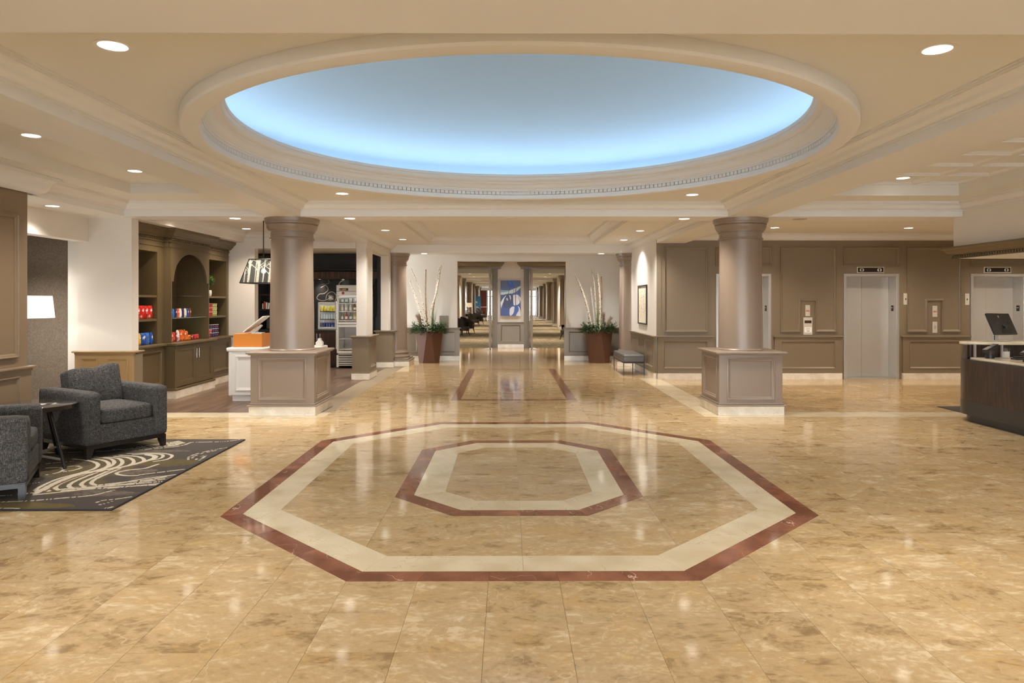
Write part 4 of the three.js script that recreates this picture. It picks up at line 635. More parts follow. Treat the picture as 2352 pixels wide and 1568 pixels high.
function armchair() {
  const o = thing('armchair', 'charcoal tweed armchair facing the octagon, next to the snack cabinet', 'armchair', [0, 0, 0], 0, 'pair of tweed armchairs'), m = M.tweed, W = 0.44, L = 0.47;
  part('seat_base', uvm(new RoundedBoxGeometry(2 * W - 0.02, 0.20, 2 * L - 0.03, 3, 0.02).translate(0, 0.235, 0)), m, o);
  for (const s of [-1, 1]) part('armrest', cushion(0.155, 0.535, 2 * L, 0.035, 0.006).translate(s * (W - 0.0775), 0.40, 0), m, o);
  part('backrest', cushion(2 * W - 0.28, 0.53, 0.16, 0.03, 0.004).translate(0, 0.40, -L + 0.08), m, o);
  part('seat_cushion', cushion(2 * W - 0.325, 0.165, 0.70, 0.04, 0.014).translate(0, 0.410, 0.105), m, o);
  const bc = cushion(2 * W - 0.32, 0.42, 0.20, 0.03, 0.02), p = bc.attributes.position;
  for (let i = 0; i < p.count; i++) { const x = p.getX(i), y = p.getY(i); if (y > 0) p.setY(i, y - 0.028 * Math.exp(-(((x - 0.02) / 0.10) ** 2)) * (y / 0.2) + 0.022 * (x / 0.27) * (y / 0.2)); }
  bc.computeVertexNormals(); part('back_cushion', uvm(toCreasedNormals(bc, 1.2)).rotateX(-0.22).translate(0, 0.655, -L + 0.235), m, o, 'loose back cushion with a dent on top');
  part('plinth_rail', [B(-W + 0.03, W - 0.03, 0.095, 0.137, L - 0.06, L - 0.02), B(-W + 0.03, W - 0.03, 0.095, 0.137, -L + 0.02, -L + 0.06), B(-W + 0.02, -W + 0.06, 0.095, 0.137, -L + 0.03, L - 0.03), B(W - 0.06, W - 0.02, 0.095, 0.137, -L + 0.03, L - 0.03)], M.blackWood, o);
  for (const sx of [-1, 1]) for (const sz of [-1, 1]) {
    const g = new THREE.BoxGeometry(0.09, 0.128, 0.05), q = g.attributes.position; for (let i = 0; i < q.count; i++) if (q.getY(i) < 0) { if (q.getX(i) * sx < 0) q.setX(i, q.getX(i) * 0.15 + sx * 0.012); } g.computeVertexNormals();
    part('leg', g.translate(sx * (W - 0.06), 0.064, sz * (L - 0.045)), M.blackWood, o);
  }
  return o;
}
const chairA = armchair(); chairA.position.set(-4.473, 0.0135, -7.63); chairA.rotation.y = 1.03;
copyOf(chairA, 'charcoal tweed armchair cut by the picture edge, nearer the viewer', [-4.545, 0.0135, 5.80], 2.045);
{
  const o = thing('side_table', 'round dark glass side table between the tweed armchairs', 'side table', [-4.71, 0.0135, 6.84]);
  part('glass_top', lathe([[0, 0.592], [0.372, 0.592], [0.38, 0.588], [0.38, 0.583], [0.372, 0.579], [0, 0.579]], 56), phys({ color: C(0.05, 0.045, 0.04), roughness: 0.04, clearcoat: 0.6 }), o, 'dark glass top'); part('apron_ring', lathe([[0.355, 0.578], [0.365, 0.578], [0.365, 0.545], [0.345, 0.545], [0.345, 0.578]], 56), M.blackWood, o);
  for (let i = 0; i < 3; i++) { const a = -0.40 + i * Math.PI * 2 / 3, c = Math.cos(a), s = -Math.sin(a); part('leg', bar([c * 0.46, 0, s * 0.46], [c * 0.24, 0.56, s * 0.24], 0.014, 0.018), M.blackWood, o); part('stretcher', bar([0, 0.095, 0], [c * 0.425, 0.085, s * 0.425], 0.013), M.steel, o); }
}
{ // lamp in the niche
  const o = thing('floor_lamp', 'glowing white lamp shade in the niche beside the paneled wall', 'lamp', [-6.72, 0, 9.55]);
  part('base', lathe([[0, 0.03], [0.15, 0.028], [0.16, 0.015], [0.16, 0], [0, 0]], 32), M.chrome, o); part('pole', cyl(0.012, 0.012, 1.35, 12).translate(0, 0.02, 0), M.chrome, o);
  part('lamp_shade', new THREE.CylinderGeometry(0.375, 0.405, 0.30, 48, 1, true).translate(0, 1.525, 0), std({ color: C(0.9, 0.88, 0.84), emissive: C(1.0, 0.95, 0.86), emissiveIntensity: 1.6, side: THREE.DoubleSide }), o, 'glowing white drum shade'); part('bulb', new THREE.SphereGeometry(0.04, 16, 12).translate(0, 1.5, 0), M.lamp, o);
  const l = new THREE.PointLight(NEUTRAL, 0.7); l.position.set(0, 1.5, 0); l.castShadow = true; l.shadow.radius = 2; o.add(l);
}

// ================= PLANTERS =================
const barkTex = canvasTex(256, 512, (c, w, h) => { c.fillStyle = '#d9cfc0'; c.fillRect(0, 0, w, h); const r = rng(3); for (let i = 0; i < 160; i++) { c.fillStyle = r() > 0.6 ? '#b59a7a' : '#c9bca8'; c.globalAlpha = 0.5; c.fillRect(r() * w, r() * h, 20 + r() * 70, 2 + r() * 5); } c.globalAlpha = 1; for (let i = 0; i < 44; i++) { c.fillStyle = '#2b221b'; const x = r() * w, y = r() * h; c.beginPath(); c.ellipse(x, y, 8 + r() * 22, 2 + r() * 7, (r() - 0.5) * 0.5, 0, 7); c.fill(); } });
const bark = std({ map: barkTex, roughness: 0.85 }), brownBark = std({ map: barkTex, color: C(0.52, 0.33, 0.19), roughness: 0.85 }), potMat = phys({ color: C(0.130, 0.058, 0.034), roughness: 0.6, specularIntensity: 0.4 });
const leafGreen = [C(0.035, 0.085, 0.03), C(0.06, 0.12, 0.04), C(0.09, 0.15, 0.055)].map((c) => std({ color: c, roughness: 0.55, side: THREE.DoubleSide })), grassMat = std({ color: C(0.16, 0.22, 0.06), roughness: 0.7, side: THREE.DoubleSide }), plumeMat = std({ color: C(0.46, 0.31, 0.22), roughness: 1, side: THREE.DoubleSide });
function leafGeo(l, w) { const s = new THREE.BufferGeometry(); s.setAttribute('position', new THREE.Float32BufferAttribute([0, 0, 0, w / 2, 0.004, l * 0.45, 0, -0.002, l * 0.5, 0, 0, 0, 0, -0.002, l * 0.5, -w / 2, 0.004, l * 0.45, w / 2, 0.004, l * 0.45, 0, -0.012, l, 0, -0.002, l * 0.5, 0, -0.002, l * 0.5, 0, -0.012, l, -w / 2, 0.004, l * 0.45], 3)); s.setAttribute('uv', new THREE.Float32BufferAttribute(new Array(24).fill(0), 2)); s.computeVertexNormals(); return s; }
function planter(label, at, seed, branches, plume, flip) {
  const o = thing('planter', label, 'planter', at, 0, 'faceted planters with birch branches'), r = rng(seed), pos = [];
  const ring = (y, R, f) => [...Array(8)].map((_, i) => { const q = Math.floor(i / 2) * Math.PI / 2, s = i % 2 ? 1 : -1, a = Math.PI / 2 + q; return [R * Math.cos(a) - s * f * Math.sin(a), y, R * Math.sin(a) + s * f * Math.cos(a)]; });
  const lo = ring(0, 0.262, 0.155), hi = ring(0.83, 0.355, 0.05);
  const flat = (A, Bq) => { for (let i = 0; i < 8; i++) { const j = (i + 1) % 8; for (const p of [A[i], Bq[i], Bq[j], A[i], Bq[j], A[j]]) pos.push(...p); } };
  flat(lo, hi); const hi2 = ring(0.83, 0.33, 0.045), soil = ring(0.78, 0.325, 0.045); flat(hi, hi2); flat(hi2, soil);
  const g = new THREE.BufferGeometry(); g.setAttribute('position', new THREE.Float32BufferAttribute(pos, 3)); g.setAttribute('uv', new THREE.Float32BufferAttribute(new Float32Array(pos.length / 3 * 2), 2)); g.computeVertexNormals(); const pot = part('pot', g, potMat, o, 'faceted brown metal pot'); pot.rotation.y = flip ? -0.10 : 0.10;
  part('soil', new THREE.CylinderGeometry(0.33, 0.33, 0.02, 8).translate(0, 0.79, 0), std({ color: C(0.03, 0.02, 0.015), roughness: 1 }), o);
  for (const [pts, ra, rb, brown] of branches) { const cv = new THREE.CatmullRomCurve3(pts.map((p) => new THREE.Vector3(...p))), n = 28, tg = new THREE.TubeGeometry(cv, n, 1, 9), q = tg.attributes.position, c = new THREE.Vector3(); for (let i = 0; i <= n; i++) { cv.getPointAt(i / n, c); const rad = lerp(ra, rb, i / n) * (1 + 0.12 * Math.sin(i * 2.3)); for (let k = 0; k <= 9; k++) { const id = i * 10 + k; q.setXYZ(id, c.x + (q.getX(id) - c.x) * rad, c.y + (q.getY(id) - c.y) * rad, c.z + (q.getZ(id) - c.z) * rad); } } const uv = tg.attributes.uv; for (let i = 0; i < uv.count; i++) uv.setXY(i, uv.getY(i), uv.getX(i) * 2.2 + ra * 40); tg.computeVertexNormals(); part('birch_branch', tg, brown ? brownBark : bark, o); }
  for (let v = 0; v < 3; v++) { const L = []; for (let i = 0; i < 260; i++) { const a = r() * 6.28, q = 0.10 + 0.30 * Math.sqrt(r()), y = 0.80 + r() * 0.20 * (1.15 - q * 1.4) + (r() < 0.12 ? 0.1 : 0), droop = q > 0.33 ? -0.05 : 0; const lg = leafGeo(0.085 + r() * 0.07, 0.032 + r() * 0.022); lg.rotateX(-r() * 1.0 + 0.2).rotateY(-a + Math.PI / 2 + (r() - 0.5) * 1.6).translate(q * 1.12 * Math.cos(a), y + droop, q * Math.sin(a) * 0.95); L.push(lg); } part('foliage', join(L), leafGreen[v], o).userData.kind = 'stuff'; }
  const sp = []; for (let i = 0; i < 9; i++) { const a = i * 0.72 + seed, x = 0.34 * Math.cos(a), z = 0.30 * Math.sin(a); for (let k = 0; k < 14; k++) { const t = k / 14, lg = leafGeo(0.08, 0.026); lg.rotateX(-0.4 - r()).rotateY(r() * 6.3).translate(x * (1 + 0.35 * t), 0.86 + t * 0.17, z * (1 + 0.35 * t)); sp.push(lg); } } part('leafy_sprig', join(sp), leafGreen[1], o).userData.kind = 'stuff';
  const gr = []; for (let i = 0; i < 46; i++) { const a = r() * 6.28, l = 0.3 + r() * 0.42, bl = leafGeo(l, 0.008); bl.rotateX(-Math.PI / 2 + (r() - 0.5) * 0.4).rotateY(a).translate((flip ? 0.0 : 0.10) + 0.06 * (r() - 0.5), 0.84, 0.02 + 0.1 * (r() - 0.5)); gr.push(bl); } part('grass_blades', join(gr), grassMat, o).userData.kind = 'stuff';
  for (const [x, y, dx, dy] of plume) { const H = [tube([[x, y, -0.05], [x + dx * 0.5, y + dy * 0.6, -0.06], [x + dx, y + dy, -0.05]], 0.005, 10, 6)]; for (let i = 0; i < 260; i++) { const t = 0.25 + 0.75 * i / 260, hl = leafGeo(0.07 + 0.06 * r(), 0.006); hl.rotateX(-0.95 - r() * 0.35).rotateY(r() * 6.28).rotateZ(-Math.atan2(dx, dy) * 0.8).translate(x + dx * t, y + dy * t - 0.02, -0.05); H.push(hl); } part('pampas_plume', join(H), plumeMat, o, 'dusty pink plume'); }
  return o;
}
planter('faceted brown planter with birch branches in front of small grey panel', [-2.165, 0, 18.43], 11, [[[[-0.08, 0.8, 0.05], [-0.28, 1.5, 0.05], [-0.505, 2.137, 0.03]], 0.032, 0.022], [[[-0.046, 0.8, 0], [-0.243, 1.89, 0.0], [-0.48, 2.475, 0.02]], 0.03, 0.012], [[[-0.05, 0.8, -0.05], [-0.1, 1.66, -0.05], [-0.092, 2.44, -0.05]], 0.024, 0.013, 1], [[[0.033, 0.8, 0.04], [0.08, 1.41, 0.05], [0.196, 1.85, 0.05], [0.308, 2.55, 0.03]], 0.03, 0.022], [[[0.01, 0.8, -0.02], [0.15, 1.72, -0.04], [0.255, 2.5, -0.05]], 0.026, 0.014]], [[-0.16, 0.86, -0.16, 0.36], [-0.2, 0.86, -0.05, 0.4]], false);
planter('faceted brown planter with birch branches nearest the leather bench', [2.30, 0, 18.43], 23, [[[[-0.17, 0.8, 0.05], [-0.34, 1.535, 0.05], [-0.453, 1.89, 0.05], [-0.63, 2.33, 0.04]], 0.036, 0.024], [[[-0.10, 0.8, 0], [-0.165, 1.47, 0], [-0.215, 1.98, 0]], 0.018, 0.009], [[[-0.035, 0.8, -0.05], [-0.115, 2.03, -0.06], [-0.178, 2.46, -0.06]], 0.022, 0.017], [[[0.01, 0.8, 0.06], [0.02, 1.6, 0.06], [-0.04, 2.37, 0.05]], 0.032, 0.022], [[[0.035, 0.8, 0], [0.07, 1.87, 0], [0.06, 2.26, 0]], 0.02, 0.014, 1]], [[0.16, 0.86, 0.16, 0.3], [0.14, 0.9, -0.02, 0.38]], true);

// ================= SNACK CABINET =================
const cab = thing('snack_cabinet', 'dark olive built-in cabinet with arched centre and stocked snack shelves', 'cabinet', [-6.38, 0, 12.31]);
{
  const m = M.olive, secs = [[-1.985, -0.77, 0.66], [-0.77, 0.77, 0.82], [0.77, 1.96, 0.66]];
  for (const [a, b, x] of secs) { part('marble_toe', B(0, x + 0.012, 0, 0.13, a, b), M.base, cab, 'cream marble toe base'); part('base_body', B(0, x - 0.02, 0.13, 0.87, a, b), m, cab); part('base_molding', B(0, x + 0.02, 0.13, 0.165, a - (x > 0.7 ? 0.02 : 0), b + (x > 0.7 ? 0.02 : 0), 0.008), m, cab); part('counter', B(0, x + 0.05, 0.872, 0.912, a - (x > 0.7 ? 0.04 : 0), b + (x > 0.7 ? 0.04 : 0), 0.010), m, cab, 'molded counter edge'); }
  const f1 = face('R', 0.64), f2 = face('R', 0.80);
  for (const [a, b] of [[-1.90, -0.79], [0.79, 1.96]]) { part('base_frame', [fbox(f1, a, a + 0.1, 0.165, 0.872, 0, 0.02), fbox(f1, b - 0.1, b, 0.165, 0.872, 0, 0.02), fbox(f1, a + 0.1, b - 0.1, 0.165, 0.24, 0, 0.02), fbox(f1, a + 0.1, b - 0.1, 0.80, 0.872, 0, 0.02)], m, cab); part('panel_molding', bead(f1, rectPath(a + 0.1, b - 0.1, 0.24, 0.80)), m, cab); }
  for (const [a, b, s] of [[-0.70, -0.003, 1], [0.003, 0.70, -1]]) {
    const d = part('cabinet_door', [fbox(f2, a, a + 0.085, 0.185, 0.862, 0, 0.02, 0.002), fbox(f2, b - 0.085, b, 0.185, 0.862, 0, 0.02, 0.002), fbox(f2, a + 0.085, b - 0.085, 0.185, 0.275, 0, 0.02, 0.002), fbox(f2, a + 0.085, b - 0.085, 0.775, 0.862, 0, 0.02, 0.002), fbox(f2, a + 0.08, b - 0.08, 0.27, 0.78, 0, 0.008)], m, cab), u = s > 0 ? b - 0.045 : a + 0.045;
    part('handle', [bar([0.86, 0.62, -u], [0.86, 0.78, -u], 0.006), bar([0.82, 0.64, -u], [0.86, 0.64, -u], 0.005), bar([0.82, 0.76, -u], [0.86, 0.76, -u], 0.005)], M.chrome, d, 'chrome bar handle'); part('lock', new THREE.CylinderGeometry(0.009, 0.009, 0.012, 12).rotateZ(Math.PI / 2).translate(0.824, 0.835, -u), M.chrome, d);
  }
  part('stile', [fbox(f2, -0.77, -0.70, 0.165, 0.872, 0, 0.02), fbox(f2, 0.70, 0.77, 0.165, 0.872, 0, 0.02)], m, cab);
  part('back_panel', B(0.12, 0.15, 0.912, 2.6, -1.90, 1.96), m, cab);
  part('upright', B(0.15, 0.61, 0.912, 2.4, -1.90, -1.86), m, cab); for (const [x, a, b] of [[0.61, 1.86, 1.96], [0.61, -0.93, -0.737], [0.61, 0.737, 0.93], [0.708, -0.735, -0.705], [0.708, 0.705, 0.735]]) part('upright', B(0.15, x, 0.912, x > 0.7 ? 2.5 : 2.4, a, b), m, cab); for (const s of [-1, 1]) part('upright_edge', B(0.708, 0.74, 0.912, 1.93, s * 0.735, s * 0.705), m, cab);
  part('frieze', [B(0.15, 0.61, 2.40, 2.62, -1.90, -0.74), B(0.15, 0.61, 2.40, 2.62, 0.74, 1.96), B(0.15, 0.70, 2.50, 2.62, -0.74, 0.74)], m, cab); part('frieze_bead', [B(0.6, 0.622, 2.495, 2.51, -1.90, -0.74), B(0.6, 0.622, 2.495, 2.51, 0.74, 1.96), B(0.73, 0.752, 2.495, 2.51, -0.75, 0.75)], m, cab);
  const sh = new THREE.Shape(); sh.moveTo(-0.735, 1.93); sh.lineTo(-0.735, 2.62); sh.lineTo(0.735, 2.62); sh.lineTo(0.735, 1.93); sh.lineTo(0.64, 1.93); sh.absellipse(0, 1.93, 0.64, 0.485, 0, Math.PI, false); sh.lineTo(-0.735, 1.93);
  part('arch_panel', uvm(new THREE.ExtrudeGeometry(sh, { depth: 0.03, bevelEnabled: false, curveSegments: 40 }).rotateY(Math.PI / 2).translate(0.71, 0, 0)), m, cab, 'arched face panel');
  for (const y of [1.665, 1.285]) for (const [a, b] of [[-1.86, -0.93], [0.93, 1.86]]) part('shelf', B(0.15, 0.60, y, y + 0.035, a, b), m, cab);
  part('glass_shelf', B(0.15, 0.68, 1.690, 1.698, -0.70, 0.70), M.glass, cab); part('glass_shelf', B(0.15, 0.70, 1.312, 1.32, -0.70, 0.70), phys({ color: C(0.75, 0.85, 0.8), roughness: 0.06, transmission: 0.7, thickness: 0 }), cab);
  const pr = [[0, 2.58], [0.015, 2.58], [0.015, 2.602], [0.008, 2.605], [0.008, 2.640], [0.04, 2.645], [0.05, 2.665], [0.07, 2.675], [0.10, 2.72], [0.13, 2.745], [0.14, 2.75], [0.14, 2.796], [0, 2.796]], path = [[0.15, 1.96], [0.61, 1.96], [0.61, 0.735], [0.74, 0.735], [0.74, -0.735], [0.61, -0.735], [0.61, -1.90]];
  part('cornice', sweep(path, false, pr, flatMap, 0.3), m, cab);
  const dn = []; for (let k = 0; k < 27; k++) { dn.push(B(0.618, 0.638, 2.608, 2.638, -1.88 + k * 0.042, -1.88 + k * 0.042 + 0.024), B(0.618, 0.638, 2.608, 2.638, 0.80 + k * 0.042, 0.80 + k * 0.042 + 0.024)); } for (let k = 0; k < 35; k++) dn.push(B(0.748, 0.768, 2.608, 2.638, -0.735 + k * 0.042, -0.735 + k * 0.042 + 0.024)); part('dentil_band', dn, m, cab).userData.kind = 'stuff';
}
// packs: one printed sheet with sixteen designs
const CELLS = ['#b81c18', '#c8201a', '#d8741c', '#dfae16', '#1d4fa8', '#2a6fc4', '#dfe3ea', '#15264f', '#a11d2a', '#d4502a', '#7a2d20', '#c33a3a', '#e6ddcc', '#9fae4e', '#2b2b6a', '#e9e6f2'];
const atlas = canvasTex(1024, 1024, (c) => {
  const r = rng(61), ink = ['#ffffff', '#ffe9a0', '#f7d24a', '#f4f0e4', '#16306e', '#c5202a'];
  CELLS.forEach((col, i) => {
    const x = (i % 4) * 256, y = Math.floor(i / 4) * 256; c.save(); c.beginPath(); c.rect(x, y, 256, 256); c.clip(); c.fillStyle = col; c.fillRect(x, y, 256, 256);
    for (let k = 0; k < 4; k++) { c.globalAlpha = 0.4; c.fillStyle = ink[Math.floor(r() * 6)]; c.beginPath(); c.ellipse(x + 40 + r() * 176, y + 60 + r() * 170, 14 + r() * 44, 10 + r() * 26, r() * 3, 0, 7); c.fill(); }
    c.globalAlpha = 1; c.fillStyle = i % 3 === 2 ? '#8c1a1a' : '#ffffff'; c.beginPath(); c.ellipse(x + 128, y + 92, 66, 22, -0.15, 0, 7); c.fill(); c.fillStyle = col; for (let k = 0; k < 5; k++) c.fillRect(x + 70 + k * 24, y + 80 - k * 3, 14, 24);
    c.globalAlpha = 0.25; c.fillStyle = '#000'; c.fillRect(x, y, 256, 10); c.fillRect(x, y + 246, 256, 10); c.restore(); c.globalAlpha = 1;
  });
});
const packMat = phys({ map: atlas, roughness: 0.3 });
function toCell(g, i) { const uv = g.attributes.uv, cx = i % 4, cy = Math.floor(i / 4); for (let k = 0; k < uv.count; k++) uv.setXY(k, (cx + 0.04 + clamp(uv.getX(k)) * 0.92) / 4, 1 - (cy + 0.04 + (1 - clamp(uv.getY(k))) * 0.92) / 4); return g; }
function bagGeo(w, h, t) {                                            // a pillow pack facing +x, crimped top and bottom
  const g = new THREE.PlaneGeometry(w, h, 8, 10), q = g.attributes.position, b = g.clone(), s = b.attributes.position;
  const f = (x, y) => t / 2 * Math.pow(Math.max(0, (1 - (2 * x / w) ** 2) * (1 - (2 * y / h) ** 4)), 0.75) * (1 + 0.22 * Math.sin(x * 150 + y * 40) * Math.sin(y * 70));
  for (let i = 0; i < q.count; i++) { const x = q.getX(i), y = q.getY(i); q.setZ(i, f(x, y)); s.setZ(i, -f(x, y)); }
  b.index.array.reverse(); g.computeVertexNormals(); b.computeVertexNormals(); return join([g, b]).rotateY(Math.PI / 2).translate(0, h / 2, 0);
}
const bagCache = new Map(), bagAt = (w, h, t, i) => { const k = [w, h, t, i].join(); if (!bagCache.has(k)) bagCache.set(k, toCell(bagGeo(w, h, t), i)); return bagCache.get(k); };
const packRand = rng(91), CX = (x) => -6.38 + x, CD = (d) => 12.31 + d;
function pack(name, label, cat, group, cell, w, h, t, x, y, d) { const o = single(name, bagAt(w, h, t, cell), packMat, [CX(x), y, CD(d)], label, cat, group); o.rotation.y = (packRand() - 0.5) * 0.5; o.rotation.z = (packRand() - 0.5) * 0.05 + 0.04; o.rotation.x = (packRand() - 0.5) * 0.04; o.position.y += 0.002; return o; }
[2, 0, 1, 0, 1].forEach((cell, i) => pack('snack_bag', `${cell === 2 ? 'orange' : 'red'} snack bag on upper shelf beside the white pier, ${ORD[i]} from the pier`, 'snack bag', 'bags on the shelf by the pier', cell, 0.122, 0.215, 0.055, 0.54, 1.321, -1.52 + i * 0.125));
[2, 3, 4, 5, 4].forEach((cell, i) => pack('snack_bag', `${['orange', 'yellow', 'blue', 'light blue', 'blue'][i]} snack bag on counter beside the white pier, ${ORD[i]} from the pier`, 'snack bag', 'bags on the counter by the pier', cell, 0.122, 0.19, 0.055, 0.56, 0.913, -1.52 + i * 0.125));
[8, 5, 4, 5, 7, 9, 6, 14, 12, 4, 10].forEach((cell, i) => pack('snack_bag', `small foil pack on the middle glass shelf under the arch, ${ORD[i]} from the pier`, 'snack bag', 'packs on the glass shelf', cell, 0.084, 0.155, 0.04, 0.60, 1.321, -0.63 + i * 0.088));
[7, 10, 9, 11, 10, 15, 9, 2, 9, 2].forEach((cell, i) => pack('candy_pack', `upright candy pack on the counter under the arch, ${ORD[i]} from the pier`, 'candy', 'candy on the counter', cell, 0.074, 0.165 + (i > 4 && i < 9 ? 0.03 : 0), 0.05, 0.62, 0.914, -0.63 + i * 0.078));
[2, 10, 8, 11, 11].forEach((cell, i) => pack('candy_pack', `low red or orange candy pack on the counter, ${ORD[i]} after the tall packs`, 'candy', 'low candy packs', cell, 0.085, 0.09, 0.05, 0.62, 0.914, 0.17 + i * 0.085));
const cupGeo = (i) => { const g = new THREE.CylinderGeometry(0.048, 0.040, 0.074, 20, 1, false).translate(0, 0.037, 0), uv = g.attributes.uv; for (let k = 0; k < uv.count; k++) uv.setX(k, (uv.getX(k) * 3) % 1); return toCell(g, i); }, cupGeos = [12, 11, 13, 14, 15, 9].map(cupGeo), lidGeo = lathe([[0, 0.079], [0.049, 0.078], [0.05, 0.072], [0.047, 0.072]], 20);
function cup(label, group, k, x, y, d) { const o = thing('noodle_cup', label, 'food cup', [CX(x), y, CD(d)], 0, group); part('cup', cupGeos[k], packMat, o); part('lid', lidGeo, M.plastic, o); }
for (let row = 0; row < 3; row++) for (let i = 0; i < 5; i++) if (row < 2 || i > 0) cup(`${i < 3 ? 'red' : 'green'} printed cup in upper stack by topiary, ${['bottom', 'middle', 'top'][row]} row, ${ORD[i]} from the arch`, 'cups on the upper shelf', i < 3 ? 1 : 2, 0.50, 1.32 + row * 0.08, 1.12 + i * 0.105);
for (let row = 0; row < 3; row++) for (let i = 0; i < 6 - row; i++) cup(`${i < 2 ? 'orange' : 'navy'} printed cup stacked on counter, ${['bottom', 'middle', 'top'][row]} row, ${ORD[i]} from the arch`, 'cups on the counter', i < 2 && row < 2 ? 5 : 3, 0.52, 0.912 + row * 0.08, 1.05 + row * 0.10 + i * 0.105);
for (let i = 0; i < 2; i++) pack('snack_bag', `${i ? 'blue' : 'red'} pack beside the upper cup stack`, 'snack bag', 'packs by the cups', i ? 5 : 8, 0.09, 0.13, 0.04, 0.54, 1.321, 0.985 + i * 0.06); pack('candy_pack', 'red box-like pack beside the lower cup stack', 'candy', undefined, 11, 0.10, 0.10, 0.05, 0.62, 0.913, 0.985);
{
  const o = thing('topiary', 'small green ball topiary in white vase on the cabinet shelf', 'plant', [CX(0.56), 1.70, CD(1.14)]);
  part('vase', lathe([[0, 0], [0.038, 0], [0.05, 0.03], [0.052, 0.08], [0.046, 0.115], [0.04, 0.115], [0.04, 0.10], [0, 0.10]], 28), phys({ color: C(0.85, 0.82, 0.79), roughness: 0.3 }), o, 'white vase'); part('stem', cyl(0.006, 0.006, 0.14, 8).translate(0, 0.10, 0), brownBark, o);
  const r = rng(4), L = []; for (let i = 0; i < 420; i++) { const a = r() * 6.28, b = Math.acos(2 * r() - 1), R = 0.085 + r() * 0.018, g = leafGeo(0.03, 0.018); g.rotateX(-1.2 + r() * 0.8).rotateY(r() * 6.28).translate(R * Math.sin(b) * Math.cos(a), 0.29 + R * Math.cos(b), R * Math.sin(b) * Math.sin(a)); L.push(g); } part('leaves', join(L), std({ color: C(0.10, 0.22, 0.03), roughness: 0.6, side: THREE.DoubleSide }), o).userData.kind = 'stuff'; part('leaf_core', new THREE.IcosahedronGeometry(0.085, 2).translate(0, 0.29, 0), leafGreen[0], o);
}

// ================= CHECKOUT AND PENDANT =================
{
  const o = thing('checkout_counter', 'white paneled checkout counter behind the round column', 'counter', [-3.865, 0, 11.56]), m = phys({ color: C(0.80, 0.775, 0.74), roughness: 0.35 }), X = 0.70, L = 0.33;
  part('body', B(-X + 0.03, X, 0.10, 0.80, -L + 0.02, L - 0.02), m, o); part('plinth', B(-X + 0.05, X - 0.02, 0, 0.105, -L + 0.04, L - 0.04, 0.006), m, o);
  part('top', B(-X - 0.03, X + 0.02, 0.80, 0.862, -L - 0.02, L + 0.02, 0.022), m, o, 'white stone top');
  const f = face('F', -L + 0.02); part('panel_frame', [fbox(f, -X + 0.03, -X + 0.11, 0.105, 0.80, 0, 0.014), fbox(f, X - 0.1, X, 0.105, 0.80, 0, 0.014), fbox(f, -X + 0.11, X - 0.1, 0.105, 0.17, 0, 0.014), fbox(f, -X + 0.11, X - 0.1, 0.73, 0.80, 0, 0.014)], m, o); part('panel_molding', bead(f, rectPath(-X + 0.11, X - 0.1, 0.17, 0.73)), m, o);
  part('corner_post', B(-X, -X + 0.05, 0.09, 0.80, -L - 0.005, L, 0.02), m, o);
}
{ const o = thing('orange_box', 'orange box on the white checkout counter', 'box', [-4.30, 0.862, 11.56]), m = phys({ color: C(0.62, 0.215, 0.03), roughness: 0.45, bumpMap: rep(linenTex, 3), bumpScale: 0.0003 }); part('shell', [B(-0.23, 0.23, 0, 0.20, -0.21, -0.19), B(-0.23, 0.23, 0, 0.20, 0.19, 0.21), B(-0.23, -0.21, 0, 0.20, -0.19, 0.19), B(0.21, 0.23, 0, 0.20, -0.19, 0.19)], m, o); part('lid', B(-0.23, 0.23, 0.20, 0.212, -0.21, 0.21, 0.003), m, o); }
{ const o = thing('tablet', 'tilted white touchscreen on the orange box', 'tablet', [-4.25, 1.074, 11.52]), m = M.plastic; part('screen_case', new RoundedBoxGeometry(0.42, 0.022, 0.30, 2, 0.008).rotateZ(0.66).translate(0.03, 0.155, 0), m, o); part('screen', new RoundedBoxGeometry(0.39, 0.004, 0.27, 1, 0.002).translate(0, 0.0125, 0).rotateZ(0.66).translate(0.03, 0.155, 0), M.black, o); part('stand', [new RoundedBoxGeometry(0.17, 0.02, 0.16, 2, 0.006).translate(0.06, 0.01, 0), new RoundedBoxGeometry(0.03, 0.16, 0.08, 2, 0.006).rotateZ(-0.75).translate(0.06, 0.08, 0)], m, o); }
{ const o = thing('paper_carton', 'small white gabled carton on the counter behind the column', 'carton', [-3.22, 0.862, 11.66]), s = new THREE.Shape([[-0.055, 0], [0.055, 0], [0.055, 0.06], [0.02, 0.10], [0.02, 0.125], [-0.02, 0.125], [-0.02, 0.10], [-0.055, 0.06]].map((p) => new THREE.Vector2(...p))); part('carton_body', new THREE.ExtrudeGeometry(s, { depth: 0.09, bevelEnabled: false }).translate(0, 0, -0.045), phys({ color: C(0.78, 0.75, 0.70), roughness: 0.6 }), o); part('fold', B(-0.021, 0.021, 0.112, 0.118, -0.047, 0.047), M.plastic, o); }
